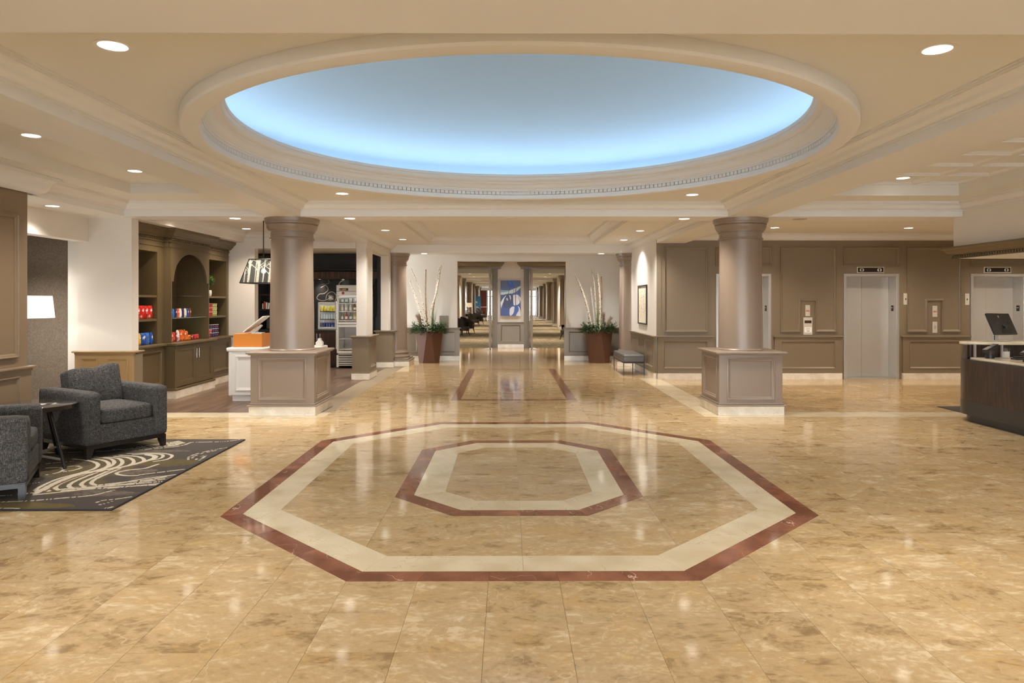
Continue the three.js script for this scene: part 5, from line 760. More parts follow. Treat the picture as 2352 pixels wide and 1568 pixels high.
{
  const o = thing('pendant_lamp', 'pendant lamp with birch forest printed shade above checkout', 'pendant lamp', [-4.13, 1.90, 11.6]);
  const print = canvasTex(512, 512, (c, w, h) => {
    c.fillStyle = '#595d5a'; c.fillRect(0, 0, w, h); const r = rng(12); for (let i = 0; i < 2600; i++) { c.globalAlpha = 0.3; c.fillStyle = r() > 0.5 ? '#b8bdb4' : '#3d423f'; c.fillRect(r() * w, r() * h * (0.4 + 0.6 * r()), 3, 3); } c.globalAlpha = 1; c.lineCap = 'round';
    const tree = (x, lw) => { c.strokeStyle = '#ebe7d8'; c.lineWidth = lw; c.beginPath(); c.moveTo(x, h); c.lineTo(x + (r() - 0.5) * 30, 0); c.stroke(); for (let i = 0; i < 6; i++) { const y = h * (0.15 + 0.5 * r()); c.lineWidth = lw * 0.3; c.beginPath(); c.moveTo(x, y); c.lineTo(x + (r() - 0.5) * 260, y - 60 - r() * 140); c.stroke(); } c.fillStyle = '#3a3833'; for (let i = 0; i < 14; i++) c.fillRect(x - lw / 2 + r() * lw * 0.6, r() * h, lw * 0.4, 4); };
    for (const [x, l] of [[60, 18], [120, 34], [215, 14], [250, 38], [330, 20], [420, 36], [480, 16]]) tree(x, l);
  });
  const sides = [[-1, 1, 0], [0, 0, 0]], bt = 0.285, tp = 0.175, h = 0.385, pos = [], uv = [];
  const cb = [[-bt, bt], [bt, bt], [bt, -bt], [-bt, -bt]], ct = [[-tp, tp], [tp, tp], [tp, -tp], [-tp, -tp]];
  for (let i = 0; i < 4; i++) { const j = (i + 1) % 4, a = [cb[i][0], 0, cb[i][1]], b = [cb[j][0], 0, cb[j][1]], e = [ct[j][0], h, ct[j][1]], d = [ct[i][0], h, ct[i][1]]; pos.push(...a, ...b, ...e, ...a, ...e, ...d); uv.push(0, 0, 1, 0, 0.81, 1, 0, 0, 0.81, 1, 0.19, 1); }
  const g = new THREE.BufferGeometry(); g.setAttribute('position', new THREE.Float32BufferAttribute(pos, 3)); g.setAttribute('uv', new THREE.Float32BufferAttribute(uv, 2)); g.computeVertexNormals();
  part('lamp_shade', g, phys({ map: print, roughness: 0.55, transmission: 0.55, thickness: 0, side: THREE.DoubleSide }), o, 'translucent shade printed with birch trunks');
  const rim = (c, y) => [0, 1, 2, 3].map((i) => { const j = (i + 1) % 4; return bar([c[i][0], y, c[i][1]], [c[j][0], y, c[j][1]], 0.008); });
  part('shade_frame', [...rim(cb, 0), ...rim(ct, h), ...[0, 1, 2, 3].map((i) => bar([cb[i][0], 0, cb[i][1]], [ct[i][0], h, ct[i][1]], 0.006)), bar([-tp, h, 0], [tp, h, 0], 0.006)], M.black, o);
  part('rod', bar([0, h, 0], [0, 1.09, 0], 0.009), M.black, o); part('ceiling_rose', lathe([[0, 1.07], [0.06, 1.075], [0.065, 1.098], [0, 1.098]], 24), M.black, o); part('socket', bar([0, 0.25, 0], [0, h, 0], 0.018), M.black, o);
  part('bulb', new THREE.SphereGeometry(0.042, 20, 14).translate(0, 0.20, 0), std({ color: C(1, 1, 1), emissive: C(1, 0.93, 0.8), emissiveIntensity: 22 }), o, 'glowing bulb');
  const l = new THREE.PointLight(NEUTRAL, 0.8); l.position.set(0, 0.20, 0); l.castShadow = true; l.shadow.radius = 2; o.add(l);
}

// ================= MARKET ROOM =================
const chalk = canvasTex(2048, 768, (c, w, h) => {                      // smeared chalkboard with faint letters and doodles; 4.3 m x 1.6 m
  c.fillStyle = '#2b2a2b'; c.fillRect(0, 0, w, h); const r = rng(19); for (let i = 0; i < 900; i++) { c.globalAlpha = 0.05; c.fillStyle = r() > 0.35 ? '#9a9690' : '#0e0d0d'; c.fillRect(r() * w, r() * h, 80 + r() * 320, 2 + r() * 9); }
  c.lineCap = 'round'; c.lineJoin = 'round'; const k = w / 4.3, X = (x) => (x + 7.6) * k, Y = (y) => h - (y - 1.2) * h / 1.6, st = (a, lw, pts) => { c.globalAlpha = a; c.lineWidth = lw; c.strokeStyle = '#e8e2d6'; c.beginPath(); const cv = new THREE.CatmullRomCurve3(pts.map(([x, y]) => new THREE.Vector3(x, y, 0))); for (let i = 0; i <= 60; i++) { const q = cv.getPoint(i / 60); c.lineTo(X(q.x), Y(q.y)); } c.stroke(); };
  st(0.8, 7, [[-4.78, 1.95], [-4.66, 2.0], [-4.60, 1.90], [-4.70, 1.80], [-4.82, 1.78], [-4.88, 1.68], [-4.76, 1.62], [-4.60, 1.66], [-4.55, 1.72]]); st(0.8, 6, [[-4.66, 1.66], [-4.62, 1.78], [-4.50, 1.84], [-4.40, 1.75], [-4.42, 1.62], [-4.45, 1.55]]); st(0.8, 9, [[-4.20, 2.14], [-4.30, 2.08], [-4.34, 1.95], [-4.30, 1.80], [-4.24, 1.72]]); st(0.6, 5, [[-4.60, 2.14], [-4.57, 2.08], [-4.62, 2.04], [-4.75, 2.03]]);
  for (let i = 0; i < 26; i++) st(0.55, 3, [[-4.60 + 0.14 * r(), 1.62 + 0.14 * r()], [-4.60 + 0.14 * r(), 1.62 + 0.14 * r()], [-4.60 + 0.14 * r(), 1.62 + 0.14 * r()]]);
  for (let i = 0; i < 30; i++) st(0.35, 3, [[-6.5 + 0.5 * r(), 2.45 + 0.3 * r()], [-6.5 + 0.5 * r(), 2.45 + 0.3 * r()], [-6.5 + 0.5 * r(), 2.45 + 0.3 * r()]]);
  c.globalAlpha = 0.22; c.lineWidth = 3; c.strokeStyle = '#e8e2d6'; c.font = 'bold 150px sans-serif'; c.strokeText('MA', X(-4.02), Y(2.44)); c.globalAlpha = 1;
});
{
  const o = struct('wall_chalkboard', 'chalkboard wall of the market room with faint chalk letters and doodles', 'wall'); part('backing', B(-8.5, -3.24, 0, 2.9, 17.60, 17.72), M.black, o);
  const face0 = part('chalkboard', B(-7.6, -3.3, 1.2, 2.8, 17.585, 17.6), phys({ color: C(0.02, 0.02, 0.02), roughness: 0.7 }), o); part('chalk_drawing', quad(4.3, 1.6).translate(-5.45, 2.0, -17.5845), phys({ map: chalk, roughness: 0.65 }), face0);
  part('brown_valance', B(-8.5, -3.24, 2.15, 2.33, 17.36, 17.585), phys({ map: rep(darkWoodTex, 1.3), color: C(2.2, 2.2, 2.2), roughness: 0.5 }), o, 'dark wood valance'); part('ledge', B(-8.5, -3.24, 2.36, 2.39, 17.32, 17.585, 0.006), M.darkWood, o);
  part('side_chalkboard', B(-3.32, -3.24, 0, 2.7, 17.34, 17.6), M.black, o);
}
for (const [x, n] of [[-4.78, 'valance spotlight above the mini refrigerator'], [-4.2, 'valance spotlight above the glass-door refrigerator']]) { const s = downlight(x, 2.148, 17.47, n, 'valance spotlights', 0.10, WARM, 0.9); s.scale.setScalar(0.5); }
function cabinetRun() {
  const o = thing('base_cabinet', 'black base cabinet with chrome handles under the mini refrigerator', 'cabinet', [-5.52, 0, 17.25]), m = M.darkWood;
  part('carcass', B(-1.3, 1.30, 0.09, 0.875, -0.31, 0.33), m, o); part('toe_kick', B(-1.3, 1.30, 0, 0.09, -0.25, 0.33), M.black, o); part('countertop', B(-1.32, 1.31, 0.875, 0.915, -0.34, 0.33, 0.005), M.black, o);
  for (let i = 0; i < 6; i++) { const a = -1.29 + i * 0.43, d = part('cabinet_door', B(a + 0.003, a + 0.427, 0.10, 0.865, -0.328, -0.31, 0.003), m, o), u = i % 2 ? a + 0.04 : a + 0.39; part('handle', [bar([u, 0.66, 0.35], [u, 0.82, 0.35], 0.006), bar([u, 0.68, 0.32], [u, 0.68, 0.35], 0.004), bar([u, 0.8, 0.32], [u, 0.8, 0.35], 0.004)], M.chrome, d, 'chrome handle'); }
}
cabinetRun();
const bottleProfile = [[0, 0], [0.03, 0], [0.032, 0.006], [0.032, 0.11], [0.03, 0.125], [0.016, 0.155], [0.012, 0.175], [0.012, 0.195]];
const bottleGeo = lathe(bottleProfile, 16), labelGeo = new THREE.CylinderGeometry(0.0325, 0.0325, 0.06, 16, 1, true).translate(0, 0.06, 0), capGeo = cyl(0.0135, 0.0135, 0.016, 12).translate(0, 0.192, 0), canGeo = lathe([[0, 0], [0.024, 0], [0.031, 0.008], [0.031, 0.105], [0.025, 0.118], [0.024, 0.12], [0, 0.118]], 16);
const liquids = { green: C(0.10, 0.22, 0.15), white: C(0.55, 0.58, 0.55), brown: C(0.22, 0.10, 0.05), gold: C(0.62, 0.40, 0.06), red: C(0.4, 0.05, 0.04), amber: C(0.45, 0.2, 0.08), yellow: C(0.75, 0.62, 0.04), silver: C(0.55, 0.68, 0.75), navy: C(0.03, 0.05, 0.25) }, liquidMat = {}; for (const k in liquids) liquidMat[k] = phys({ color: liquids[k], roughness: 0.2 });
const paper = phys({ color: C(0.75, 0.73, 0.68), roughness: 0.5 });
function bottle(kind, label, group, at) { const o = thing('bottle', label, 'bottle', at, 0, group); part('bottle_body', bottleGeo, liquidMat[kind], o); part('label_band', labelGeo, paper, o); part('cap', capGeo, kind === 'red' ? liquidMat.red : M.plastic, o); }
function fridge(o, w, h, l, doors, mats) {                              // glass-door cooler: shell, inner liner, doors with frame and pane, wire shelves
  part('shell', [B(-w / 2, -w / 2 + 0.03, doors.y0, h, -l / 2 + 0.02, l / 2), B(w / 2 - 0.03, w / 2, doors.y0, h, -l / 2 + 0.02, l / 2), B(-w / 2, w / 2, h - doors.head, h, -l / 2 + 0.02, l / 2), B(-w / 2, w / 2, doors.y0, doors.y0 + 0.04, -l / 2 + 0.02, l / 2), B(-w / 2, w / 2, doors.y0, h, l / 2 - 0.02, l / 2)], mats.shell, o);
  for (const [a, b] of doors.list) { const d = part('glass_door', [B(-w / 2 + 0.008, -w / 2 + 0.05, a, b, -l / 2 - 0.03, -l / 2 + 0.015, 0.006), B(w / 2 - 0.05, w / 2 - 0.008, a, b, -l / 2 - 0.03, -l / 2 + 0.015, 0.006), B(-w / 2 + 0.05, w / 2 - 0.05, a, a + 0.05, -l / 2 - 0.03, -l / 2 + 0.015, 0.006), B(-w / 2 + 0.05, w / 2 - 0.05, b - 0.05, b, -l / 2 - 0.03, -l / 2 + 0.015, 0.006)], mats.frame, o); part('pane', B(-w / 2 + 0.05, w / 2 - 0.05, a + 0.05, b - 0.05, -l / 2 - 0.012, -l / 2 - 0.006), M.glass, d); if (doors.pull) part('handle', B(-w / 2 - 0.015, -w / 2 + 0.008, a + 0.1, b - 0.12, -l / 2 - 0.045, -l / 2 - 0.02, 0.006), M.chrome, d); }
  for (const y of doors.shelves) part('wire_shelf', [...Array(7)].map((_, i) => bar([-w / 2 + 0.03, y, -l / 2 + 0.06 + i * (l - 0.12) / 6], [w / 2 - 0.03, y, -l / 2 + 0.06 + i * (l - 0.12) / 6], 0.004, 0.004, 6)).concat(B(-w / 2 + 0.03, w / 2 - 0.03, y - 0.008, y + 0.008, -l / 2 + 0.03, -l / 2 + 0.036)), mats.shelf, o);
  part('interior_light', B(-w / 2 + 0.06, w / 2 - 0.06, h - doors.head - 0.012, h - doors.head - 0.002, -l / 2 + 0.06, -l / 2 + 0.09), std({ color: C(1, 1, 1), emissive: C(0.9, 0.97, 1), emissiveIntensity: 3 }), o, 'lit strip inside'); const q = new THREE.RectAreaLight(C(0.9, 0.97, 1), doors.glow, w - 0.12, 0.03); q.position.set(0, h - doors.head - 0.016, l / 2 - 0.075); q.rotation.x = -Math.PI / 2; o.add(q);
}
{
  const o = thing('glass_door_refrigerator', 'tall white two-door glass refrigerator of bottled drinks beside the pillar', 'refrigerator', [-3.82, 0, 17.15]), wht = phys({ color: C(0.70, 0.69, 0.67), roughness: 0.35, metalness: 0.2 });
  fridge(o, 0.74, 1.99, 0.74, { y0: 0.32, head: 0.26, list: [[1.05, 1.725], [0.36, 1.035]], shelves: [1.14, 1.36, 1.55, 0.70, 0.45], pull: true, glow: 10 }, { shell: wht, frame: wht, shelf: M.plastic });
  part('head_panel', B(-0.37, 0.37, 1.735, 1.99, -0.395, -0.35, 0.006), wht, o); const hp = part('badge_plate', B(-0.30, -0.09, 1.86, 1.915, -0.40, -0.393), M.black, o, 'dark badge with yellow marks'); for (const [a, b] of [[-0.285, -0.255], [-0.235, -0.13]]) part('badge_mark', B(a, b, 1.877, 1.899, -0.402, -0.399), liquidMat.gold, hp); part('red_button', new THREE.CylinderGeometry(0.032, 0.032, 0.012, 20).rotateX(Math.PI / 2).translate(-0.21, 1.80, 0.40), liquidMat.red, o);
  part('head_groove', B(-0.37, 0.37, 1.838, 1.846, -0.3965, -0.39), M.black, o); part('base_grille', B(-0.35, 0.35, 0.04, 0.32, -0.33, 0.36), M.black, o); for (let i = 0; i < 6; i++) part('grille_slat', B(-0.32, 0.35, 0.065 + i * 0.042, 0.085 + i * 0.042, -0.385, -0.36, 0.004), wht, o); part('grille_side', B(-0.37, -0.32, 0.03, 0.32, -0.39, -0.34, 0.005), wht, o);
  const rows = [[1.558, ['green', 'green', 'white', 'white', 'white']], [1.368, ['white', 'white', 'white', 'brown', 'amber']], [1.148, ['green', 'red', 'green', 'gold', 'red']]];
  rows.forEach(([y, list], k) => list.forEach((kind, i) => bottle(kind, `${kind === 'white' ? 'clear' : kind} drink bottle on the ${['top', 'middle', 'bottom'][k]} shelf of tall refrigerator, ${ORD[i]} from its hinge`, 'bottles in the tall refrigerator', [-3.82 - 0.26 + i * 0.10 + (k === 2 && i > 3 ? 0.05 : 0), y, 16.88])));
}
{
  const o = thing('mini_refrigerator', 'small lit countertop refrigerator full of yellow and blue cans', 'refrigerator', [-4.46, 0.915, 17.22]);
  fridge(o, 0.47, 0.67, 0.46, { y0: 0.0, head: 0.045, list: [[0.012, 0.66]], shelves: [0.245, 0.435], pull: false, glow: 26 }, { shell: M.frame, frame: M.frame, shelf: M.black });
  [['yellow', 0.445, 5], ['silver', 0.255, 6], ['navy', 0.052, 6]].forEach(([kind, y, n], k) => { for (let i = 0; i < n; i++) { const c = single('drink_can', canGeo, liquidMat[kind], [-4.46 - 0.155 + i * 0.31 / (n - 1), 0.915 + y, 17.05], `${kind === 'silver' ? 'pale blue' : kind} can on the ${['top', 'middle', 'bottom'][k]} shelf of small refrigerator, ${ORD[i]} from left`, 'can', 'cans in the small refrigerator'); } });
}
{
  const o = thing('display_cooler', 'narrow glass display cooler at the edge of the market opening', 'cooler', [-6.40, 0.915, 17.2]); fridge(o, 0.42, 0.70, 0.46, { y0: 0, head: 0.04, list: [[0.012, 0.69]], shelves: [0.2, 0.36, 0.52], pull: false, glow: 16 }, { shell: M.black, frame: M.steel, shelf: M.plastic });
  [['white', 0.53], ['green', 0.37], ['navy', 0.21]].forEach(([k, y]) => { for (let i = 0; i < 3; i++) single('drink_can', canGeo, liquidMat[k], [-6.28 + i * 0.066 - 0.066, 0.915 + y, 17.04], `${k === 'white' ? 'white' : k === 'green' ? 'green' : 'navy blue'} can in the narrow display cooler, ${ORD[i]} from its edge`, 'can', 'cans in the display cooler'); });
}
{
  const o = thing('shelf_unit', 'black shelf unit above the market room counter', 'shelf', [-5.55, 0.915, 17.3]); part('upright', B(-0.62, -0.58, 0, 1.2, -0.2, 0.28), M.blackWood, o); part('upright', B(0.58, 0.62, 0, 1.2, -0.2, 0.28), M.blackWood, o); part('shelf', B(-0.58, 0.58, 0.46, 0.50, -0.2, 0.28), M.blackWood, o); part('shelf', B(-0.58, 0.58, 0.83, 0.87, -0.2, 0.28), M.darkWood, o); part('back', B(-0.6, 0.6, 0, 1.2, 0.26, 0.28), M.blackWood, o);
  const cols = ['#c9c4ba', '#9b3a34', '#d9d6cf', '#e6e2d8', '#5d7f9f', '#d3cec3', '#7fa7b8', '#c7cdd1'], r = rng(7); let x = -6.09;
  cols.forEach((c, i) => { const w = 0.028 + r() * 0.02, h = 0.13 + r() * 0.08, b = thing('book', `${['cream', 'red', 'pale grey', 'white', 'blue', 'ivory', 'teal', 'silver'][i]} book on the black market shelf`, 'book', [x, 1.415, 17.2], 0, 'books on the market shelf'); part('cover', [B(0, 0.003, 0, h, -0.07, 0.07), B(w - 0.003, w, 0, h, -0.07, 0.07), B(0, w, 0, h, -0.07, -0.067)], phys({ color: new THREE.Color(c), roughness: 0.5 }), b); part('pages', B(0.003, w - 0.003, 0.004, h - 0.004, -0.066, 0.066), paper, b); b.rotation.z = i > 2 && i < 5 ? -0.12 : 0; x += w + (i > 2 && i < 5 ? 0.028 : 0.006); });
  const m = thing('microwave_oven', 'black countertop oven under the market shelf', 'appliance', [-5.72, 0.915, 17.2]); part('body', B(-0.24, 0.24, 0.01, 0.27, -0.16, 0.2, 0.01), M.black, m); part('door', B(-0.22, 0.10, 0.03, 0.25, -0.172, -0.16, 0.004), phys({ color: C(0.04, 0.045, 0.05), roughness: 0.08 }), m); part('handle', bar([0.12, 0.05, 0.18], [0.12, 0.23, 0.18], 0.007), M.chrome, m); part('control_panel', B(0.14, 0.23, 0.03, 0.25, -0.166, -0.16), M.steel, m);
}

// ================= RECEPTION =================
function plan(pts, y0, y1, bev = 0) { const g = new THREE.ExtrudeGeometry(new THREE.Shape(pts.map((p) => new THREE.Vector2(...p))), { depth: y1 - y0 - 2 * bev, bevelEnabled: bev > 0, bevelThickness: bev, bevelSize: bev, bevelOffset: -bev, bevelSegments: 2 }); return uvm(toCreasedNormals(g.rotateX(-Math.PI / 2).translate(0, y0 + bev, 0), 0.5)); }
const arc = (cx, cd, rx, rd, a0, a1, n = 18) => [...Array(n + 1)].map((_, i) => { const a = lerp(a0, a1, i / n); return [cx + rx * Math.cos(a), cd + rd * Math.sin(a)]; });
{
  const o = thing('reception_desk', 'dark wood reception desk with rounded end and cream stone tops', 'desk', [6.0, 0, 8.0]), dk = phys({ color: C(0.034, 0.028, 0.025), roughness: 0.3, metalness: 0.2 });
  const shape = (k) => [[1.9, 1.27 + 0.45 - k], ...arc(0.45, 1.27, 0.45 - k, 0.45 - k, Math.PI / 2, Math.PI), [k, -2.6], [0.62, -2.6], [0.62, 1.05], [1.9, 1.05]];
  part('toe_kick', plan(shape(0.07), 0, 0.10), M.black, o); part('kick_band', plan(shape(-0.004), 0.10, 0.285), dk, o, 'dark metal kick band'); part('front_panel', plan(shape(0), 0.285, 0.80), M.darkWood, o, 'dark straight-grained wood front'); part('upper_band', plan(shape(0.004), 0.77, 0.83), dk, o);
  part('end_riser', plan([[1.9, 1.70], ...arc(0.45, 1.27, 0.43, 0.43, Math.PI / 2, Math.PI * 0.985), [0.05, 1.36], [1.9, 1.36]], 0.83, 1.02), M.darkWood, o);
  const stone = phys({ map: rep(creamTex, 0.8), color: C(0.92, 0.9, 0.86), roughness: 0.15 });
  part('low_top', plan([[0.055, 1.29], [0.03, 1.0], [0.03, -2.6], [0.66, -2.6], [0.66, 1.29]], 0.828, 0.857, 0.004), stone, o, 'cream stone low counter'); part('raised_top', plan([[1.92, 1.76], ...arc(0.52, 1.525, 0.435, 0.235, Math.PI / 2, Math.PI * 1.5, 30), [1.92, 1.29]], 1.02, 1.055, 0.004), stone, o, 'cream stone raised top');
  for (const x of [0.14, 0.50]) part('support_post', B(x - 0.012, x + 0.012, 0.857, 1.022, 1.31, 1.335), M.frame, o);
}
{
  const o = thing('monitor', 'black desktop monitor seen from behind on reception desk', 'monitor', [6.62, 1.056, 9.53], 0), p = new THREE.Group(); p.name = 'screen_unit'; o.add(p); p.position.set(0.02, 0.235, 0); p.rotation.set(-0.42, 0.40, -0.02, 'YXZ');
  const hp = phys({ map: canvasTex(128, 128, (c) => { c.fillStyle = '#232221'; c.fillRect(0, 0, 128, 128); c.fillStyle = '#d9d4cc'; c.beginPath(); c.arc(64, 64, 52, 0, 7); c.fill(); c.fillStyle = '#232221'; c.font = 'italic bold 74px sans-serif'; c.fillText('hp', 22, 86); }), roughness: 0.4 });
  part('back_cover', new RoundedBoxGeometry(0.47, 0.31, 0.03, 2, 0.008), phys({ color: C(0.022, 0.021, 0.02), roughness: 0.4 }), p); part('bezel', new RoundedBoxGeometry(0.478, 0.318, 0.012, 2, 0.004).translate(0, 0, -0.02), M.frame, p, 'silver bezel'); part('screen', new THREE.BoxGeometry(0.455, 0.295, 0.004).translate(0, 0, -0.027), M.black, p); part('logo', quad(0.036, 0.036).translate(-0.02, 0.105, 0.0156), hp, p); part('hinge', bar([0, -0.02, 0.012], [0, -0.06, 0.05], 0.02), M.black, p); part('port_block', new RoundedBoxGeometry(0.20, 0.05, 0.012, 1, 0.003).translate(0.03, -0.115, 0.016), M.black, p); part('label_plate', new RoundedBoxGeometry(0.045, 0.05, 0.004, 1, 0.001).translate(0.14, 0.02, 0.016), M.black, p);
  part('stand_neck', new RoundedBoxGeometry(0.075, 0.24, 0.035, 2, 0.006).translate(-0.09, 0.13, 0.03), M.steel, o, 'silver stand'); part('neck_edge', B(-0.112, -0.1, 0.02, 0.235, -0.0495, -0.046), M.black, o); part('stand_foot', new RoundedBoxGeometry(0.22, 0.012, 0.17, 2, 0.004).translate(-0.02, 0.006, 0), M.steel, o);
}
function terminal(label, at, turn) {
  const o = thing('card_terminal', label, 'card reader', at, turn, 'card readers'), m = phys({ color: C(0.016, 0.016, 0.017), roughness: 0.4 });
  part('base', cyl(0.055, 0.05, 0.045, 24), m, o); part('neck', cyl(0.045, 0.05, 0.05, 20).translate(0, 0.045, 0), m, o); part('red_mark', B(-0.022, 0.0, 0.07, 0.082, -0.052, -0.049), liquidMat.red, o);
  const h = part('handset', new RoundedBoxGeometry(0.20, 0.035, 0.085, 3, 0.012).rotateZ(0.42).translate(0, 0.135, 0.01), m, o); const f = (x, y, w, l) => new RoundedBoxGeometry(w, 0.004, l, 1, 0.001).translate(x, 0.0185, y).rotateZ(0.42).translate(0, 0.135, 0.01); part('display', f(0.05, 0, 0.075, 0.065), phys({ color: C(0.10, 0.11, 0.12), roughness: 0.15 }), h);
  for (let i = 0; i < 4; i++) for (let k = 0; k < 3; k++) part('key', f(-0.075 + i * 0.022, -0.024 + k * 0.024, 0.014, 0.016), M.steel, h); return o;
}
terminal('black card reader beside the monitor on reception counter', [6.20, 0.857, 9.12], 0.15); terminal('black card reader cut by the picture edge on reception counter', [6.30, 0.857, 8.58], 0.15);
{ const o = thing('card_holder', 'small clear holder between the two card readers', 'holder', [6.44, 0.857, 9.16]); part('clear_box', [B(-0.04, 0.04, 0, 0.006, -0.03, 0.03), B(-0.04, 0.04, 0, 0.10, -0.03, -0.026), B(-0.04, -0.036, 0, 0.13, -0.03, 0.03), B(0.036, 0.04, 0, 0.13, -0.03, 0.03), B(-0.04, 0.04, 0, 0.13, 0.026, 0.03)], M.glass, o); part('cards', B(-0.034, 0.034, 0.006, 0.085, -0.02, 0.015), paper, o); }
single('phone_base', join([B(-0.10, 0.10, 0, 0.02, -0.05, 0.05, 0.008), B(-0.09, 0.05, 0.02, 0.04, -0.03, 0.03, 0.008), cyl(0.012, 0.012, 0.02, 10).translate(0.07, 0.02, 0)]), M.black, [6.46, 0.857, 8.92], 'low black device between card readers on reception counter', 'device');
{ const o = thing('floor_mat', 'dark grey floor mat at the end of reception desk', 'mat', [6.42, 0, 9.0]); part('mat_surface', B(0.02, 1.9, 0, 0.011, -2.0, 1.60, 0.004), std({ color: C(0.06, 0.055, 0.05), roughness: 0.95, bumpMap: rep(linenTex, 6), bumpScale: 0.001 }), o); part('mat_edge', sweep(rectPath(0, 1.92, -2.02, 1.62), true, [[0, 0], [0.012, 0.009], [0.03, 0.009], [0.03, 0]], flatMap), M.black, o); }

// ================= CORRIDOR FURNITURE =================
{
  const m = phys({ color: C(0.020, 0.015, 0.012), roughness: 0.55 }), o = thing('tub_chair', 'black tub chair nearest the doorway in the corridor', 'chair', [-2.25, 0, 32.6], 0.9, 'black tub chairs in the corridor');
  const back = []; for (let i = 0; i <= 24; i++) { const a = Math.PI * (-0.12 + 1.24 * i / 24), up = 0.62 + 0.22 * Math.sin(Math.PI * clamp((i - 3) / 18)), R = 0.36; back.push([R * Math.cos(a), -R * Math.sin(a), up]); }
  const pos = []; for (let i = 0; i < 24; i++) { const [x, z, h] = back[i], [X, Z, H] = back[i + 1], k = 0.82, q = [[x * 0.92, 0.24, z * 0.92], [x, h, z], [x * k, h, z * k], [x * k * 0.9, 0.40, z * k * 0.9]], Q = [[X * 0.92, 0.24, Z * 0.92], [X, H, Z], [X * k, H, Z * k], [X * k * 0.9, 0.40, Z * k * 0.9]]; for (let j = 0; j < 3; j++) pos.push(...q[j], ...Q[j], ...Q[j + 1], ...q[j], ...Q[j + 1], ...q[j + 1]); }
  const g = new THREE.BufferGeometry(); g.setAttribute('position', new THREE.Float32BufferAttribute(pos, 3)); g.setAttribute('uv', new THREE.Float32BufferAttribute(new Float32Array(pos.length / 3 * 2), 2)); g.computeVertexNormals(); part('backrest', toCreasedNormals(g, 0.9), m, o);
  part('seat', lathe([[0, 0.45], [0.28, 0.44], [0.325, 0.41], [0.335, 0.36], [0.32, 0.24], [0, 0.24]], 28, 0.6).scale(1, 1, 1.0).translate(0, 0, 0.04), m, o); for (const sx of [-1, 1]) for (const sz of [-1, 1]) part('leg', bar([sx * 0.26, 0, sz * 0.26 + 0.02], [sx * 0.20, 0.26, sz * 0.2 + 0.02], 0.014, 0.024), m, o);
  copyOf(o, 'black tub chair just behind the nearest one in the corridor', [-2.15, 0, 35.3], 2.3); copyOf(o, 'black tub chair beside the corridor table lamp', [-2.3, 0, 45], 0.9); copyOf(o, 'black tub chair facing the one beside the lamp', [-2.15, 0, 48.2], 2.3);
  const e = copyOf(o, 'farthest black chair in front of the blue banner', [-2.25, 0, 55.8], 1.2); e.scale.set(1.15, 1.3, 1.15); copyOf(o, 'lone black tub chair on the bare side of the corridor', [2.45, 0, 29.2], -0.9);
}
{ const o = thing('console_table', 'dark side table carrying the corridor lamp', 'table', [-2.78, 0, 47.2]); part('table_top', B(-0.3, 0.3, 0.72, 0.76, -0.5, 0.5), M.blackWood, o); part('apron', B(-0.28, 0.28, 0.60, 0.72, -0.48, 0.48), M.blackWood, o); for (const x of [-0.25, 0.25]) for (const d of [-0.45, 0.45]) part('leg', B(x - 0.02, x + 0.02, 0, 0.6, d - 0.02, d + 0.02), M.blackWood, o); }
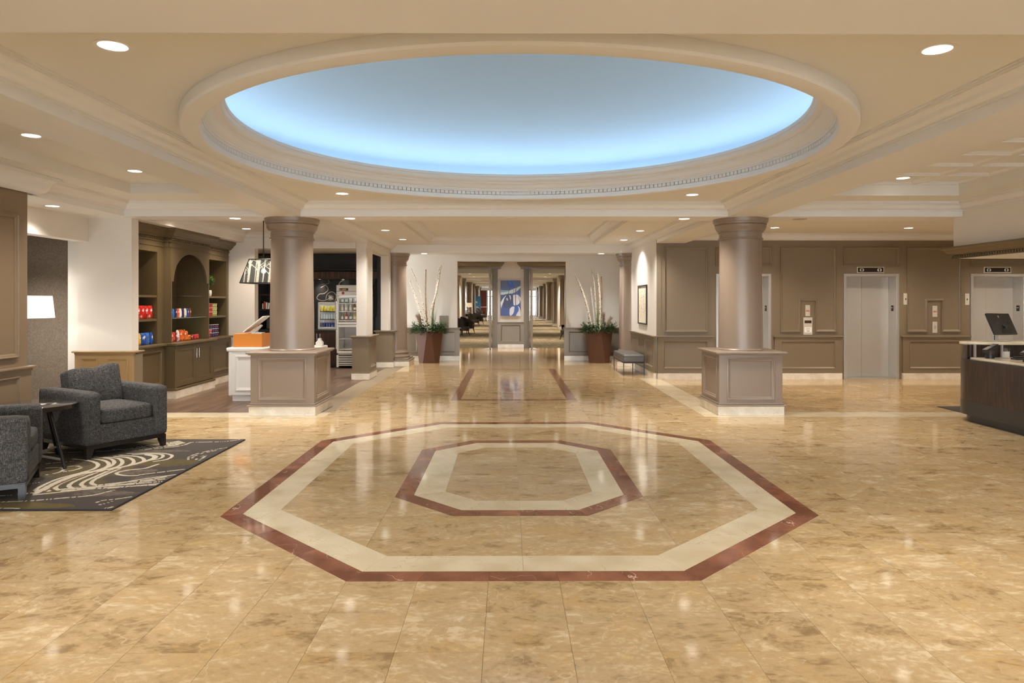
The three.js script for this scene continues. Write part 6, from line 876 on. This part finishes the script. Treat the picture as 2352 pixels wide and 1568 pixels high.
{ const o = thing('table_lamp', 'lit table lamp with pale shade in the corridor', 'lamp', [-2.74, 0.76, 47.2]); part('lamp_base', lathe([[0, 0.02], [0.09, 0.02], [0.09, 0], [0, 0]], 20), M.chrome, o); part('stem', lathe([[0.02, 0.02], [0.05, 0.15], [0.03, 0.3], [0.015, 0.5]], 20), M.chrome, o); part('lamp_shade', new THREE.CylinderGeometry(0.17, 0.21, 0.28, 28, 1, true).translate(0, 0.60, 0), std({ color: C(0.8, 0.72, 0.6), emissive: C(1, 0.8, 0.5), emissiveIntensity: 0.7, side: THREE.DoubleSide }), o); part('bulb', new THREE.SphereGeometry(0.035, 12, 10).translate(0, 0.58, 0), M.lamp, o); const l = new THREE.PointLight(WARM, 1.5); l.position.set(0, 0.58, 0); l.castShadow = true; o.add(l); }
{ const o = thing('banner_stand', 'blue pull-up banner with white shapes in the corridor', 'banner', [-2.55, 0, 57.6], 0.15), t = canvasTex(128, 320, (c) => { c.fillStyle = '#3c8fce'; c.fillRect(0, 0, 128, 320); c.fillStyle = '#eef3f6'; for (const [x, y, a, b] of [[4, 60, 50, 34], [20, 130, 60, 50], [2, 210, 46, 30], [8, 250, 30, 40]]) { c.beginPath(); c.moveTo(x, y); c.lineTo(x + a, y + b / 2); c.lineTo(x + a * 0.5, y + b); c.lineTo(x, y + b * 0.8); c.fill(); } c.fillStyle = '#d9c79a'; c.fillRect(30, 140, 40, 34); }); part('banner_panel', B(-0.22, 0.22, 0.06, 2.02, -0.004, 0.004), M.plastic, o); part('printed_face', quad(0.44, 1.96).translate(0, 1.04, 0.005), phys({ map: t, roughness: 0.5 }), o); part('foot', B(-0.23, 0.23, 0, 0.06, -0.06, 0.06, 0.01), M.steel, o); part('pole', bar([0, 0.05, -0.02], [0, 2.02, -0.02], 0.01), M.steel, o); }
function redDoor(label, at, turn, w) { const o = thing('wooden_door', label, 'door', at, turn, 'red wooden corridor doors'); part('door_slab', B(-w / 2, w / 2, 0.01, 2.7, 0, 0.05), M.redWood, o); for (const y of [0.25, 1.2, 1.75, 2.25]) for (const s of [-1, 1]) part('raised_panel', B(s * w * 0.24 - w * 0.17, s * w * 0.24 + w * 0.17, y, y + (y < 1 ? 0.75 : 0.4), -0.015, 0.0, 0.008), M.redWood, o); part('push_bar', B(-w * 0.45, w * 0.45, 1.0, 1.06, -0.05, -0.015, 0.008), M.chrome, o, 'metal push bar'); }
redDoor('open red wooden door by the far corridor window', [-2.55, 0, 70.5], 0, 0.62); redDoor('red wooden door in the corridor side wall behind columns', [-3.10, 0, 49.6], Math.PI / 2, 2.2);

renderer.render(scene, camera);
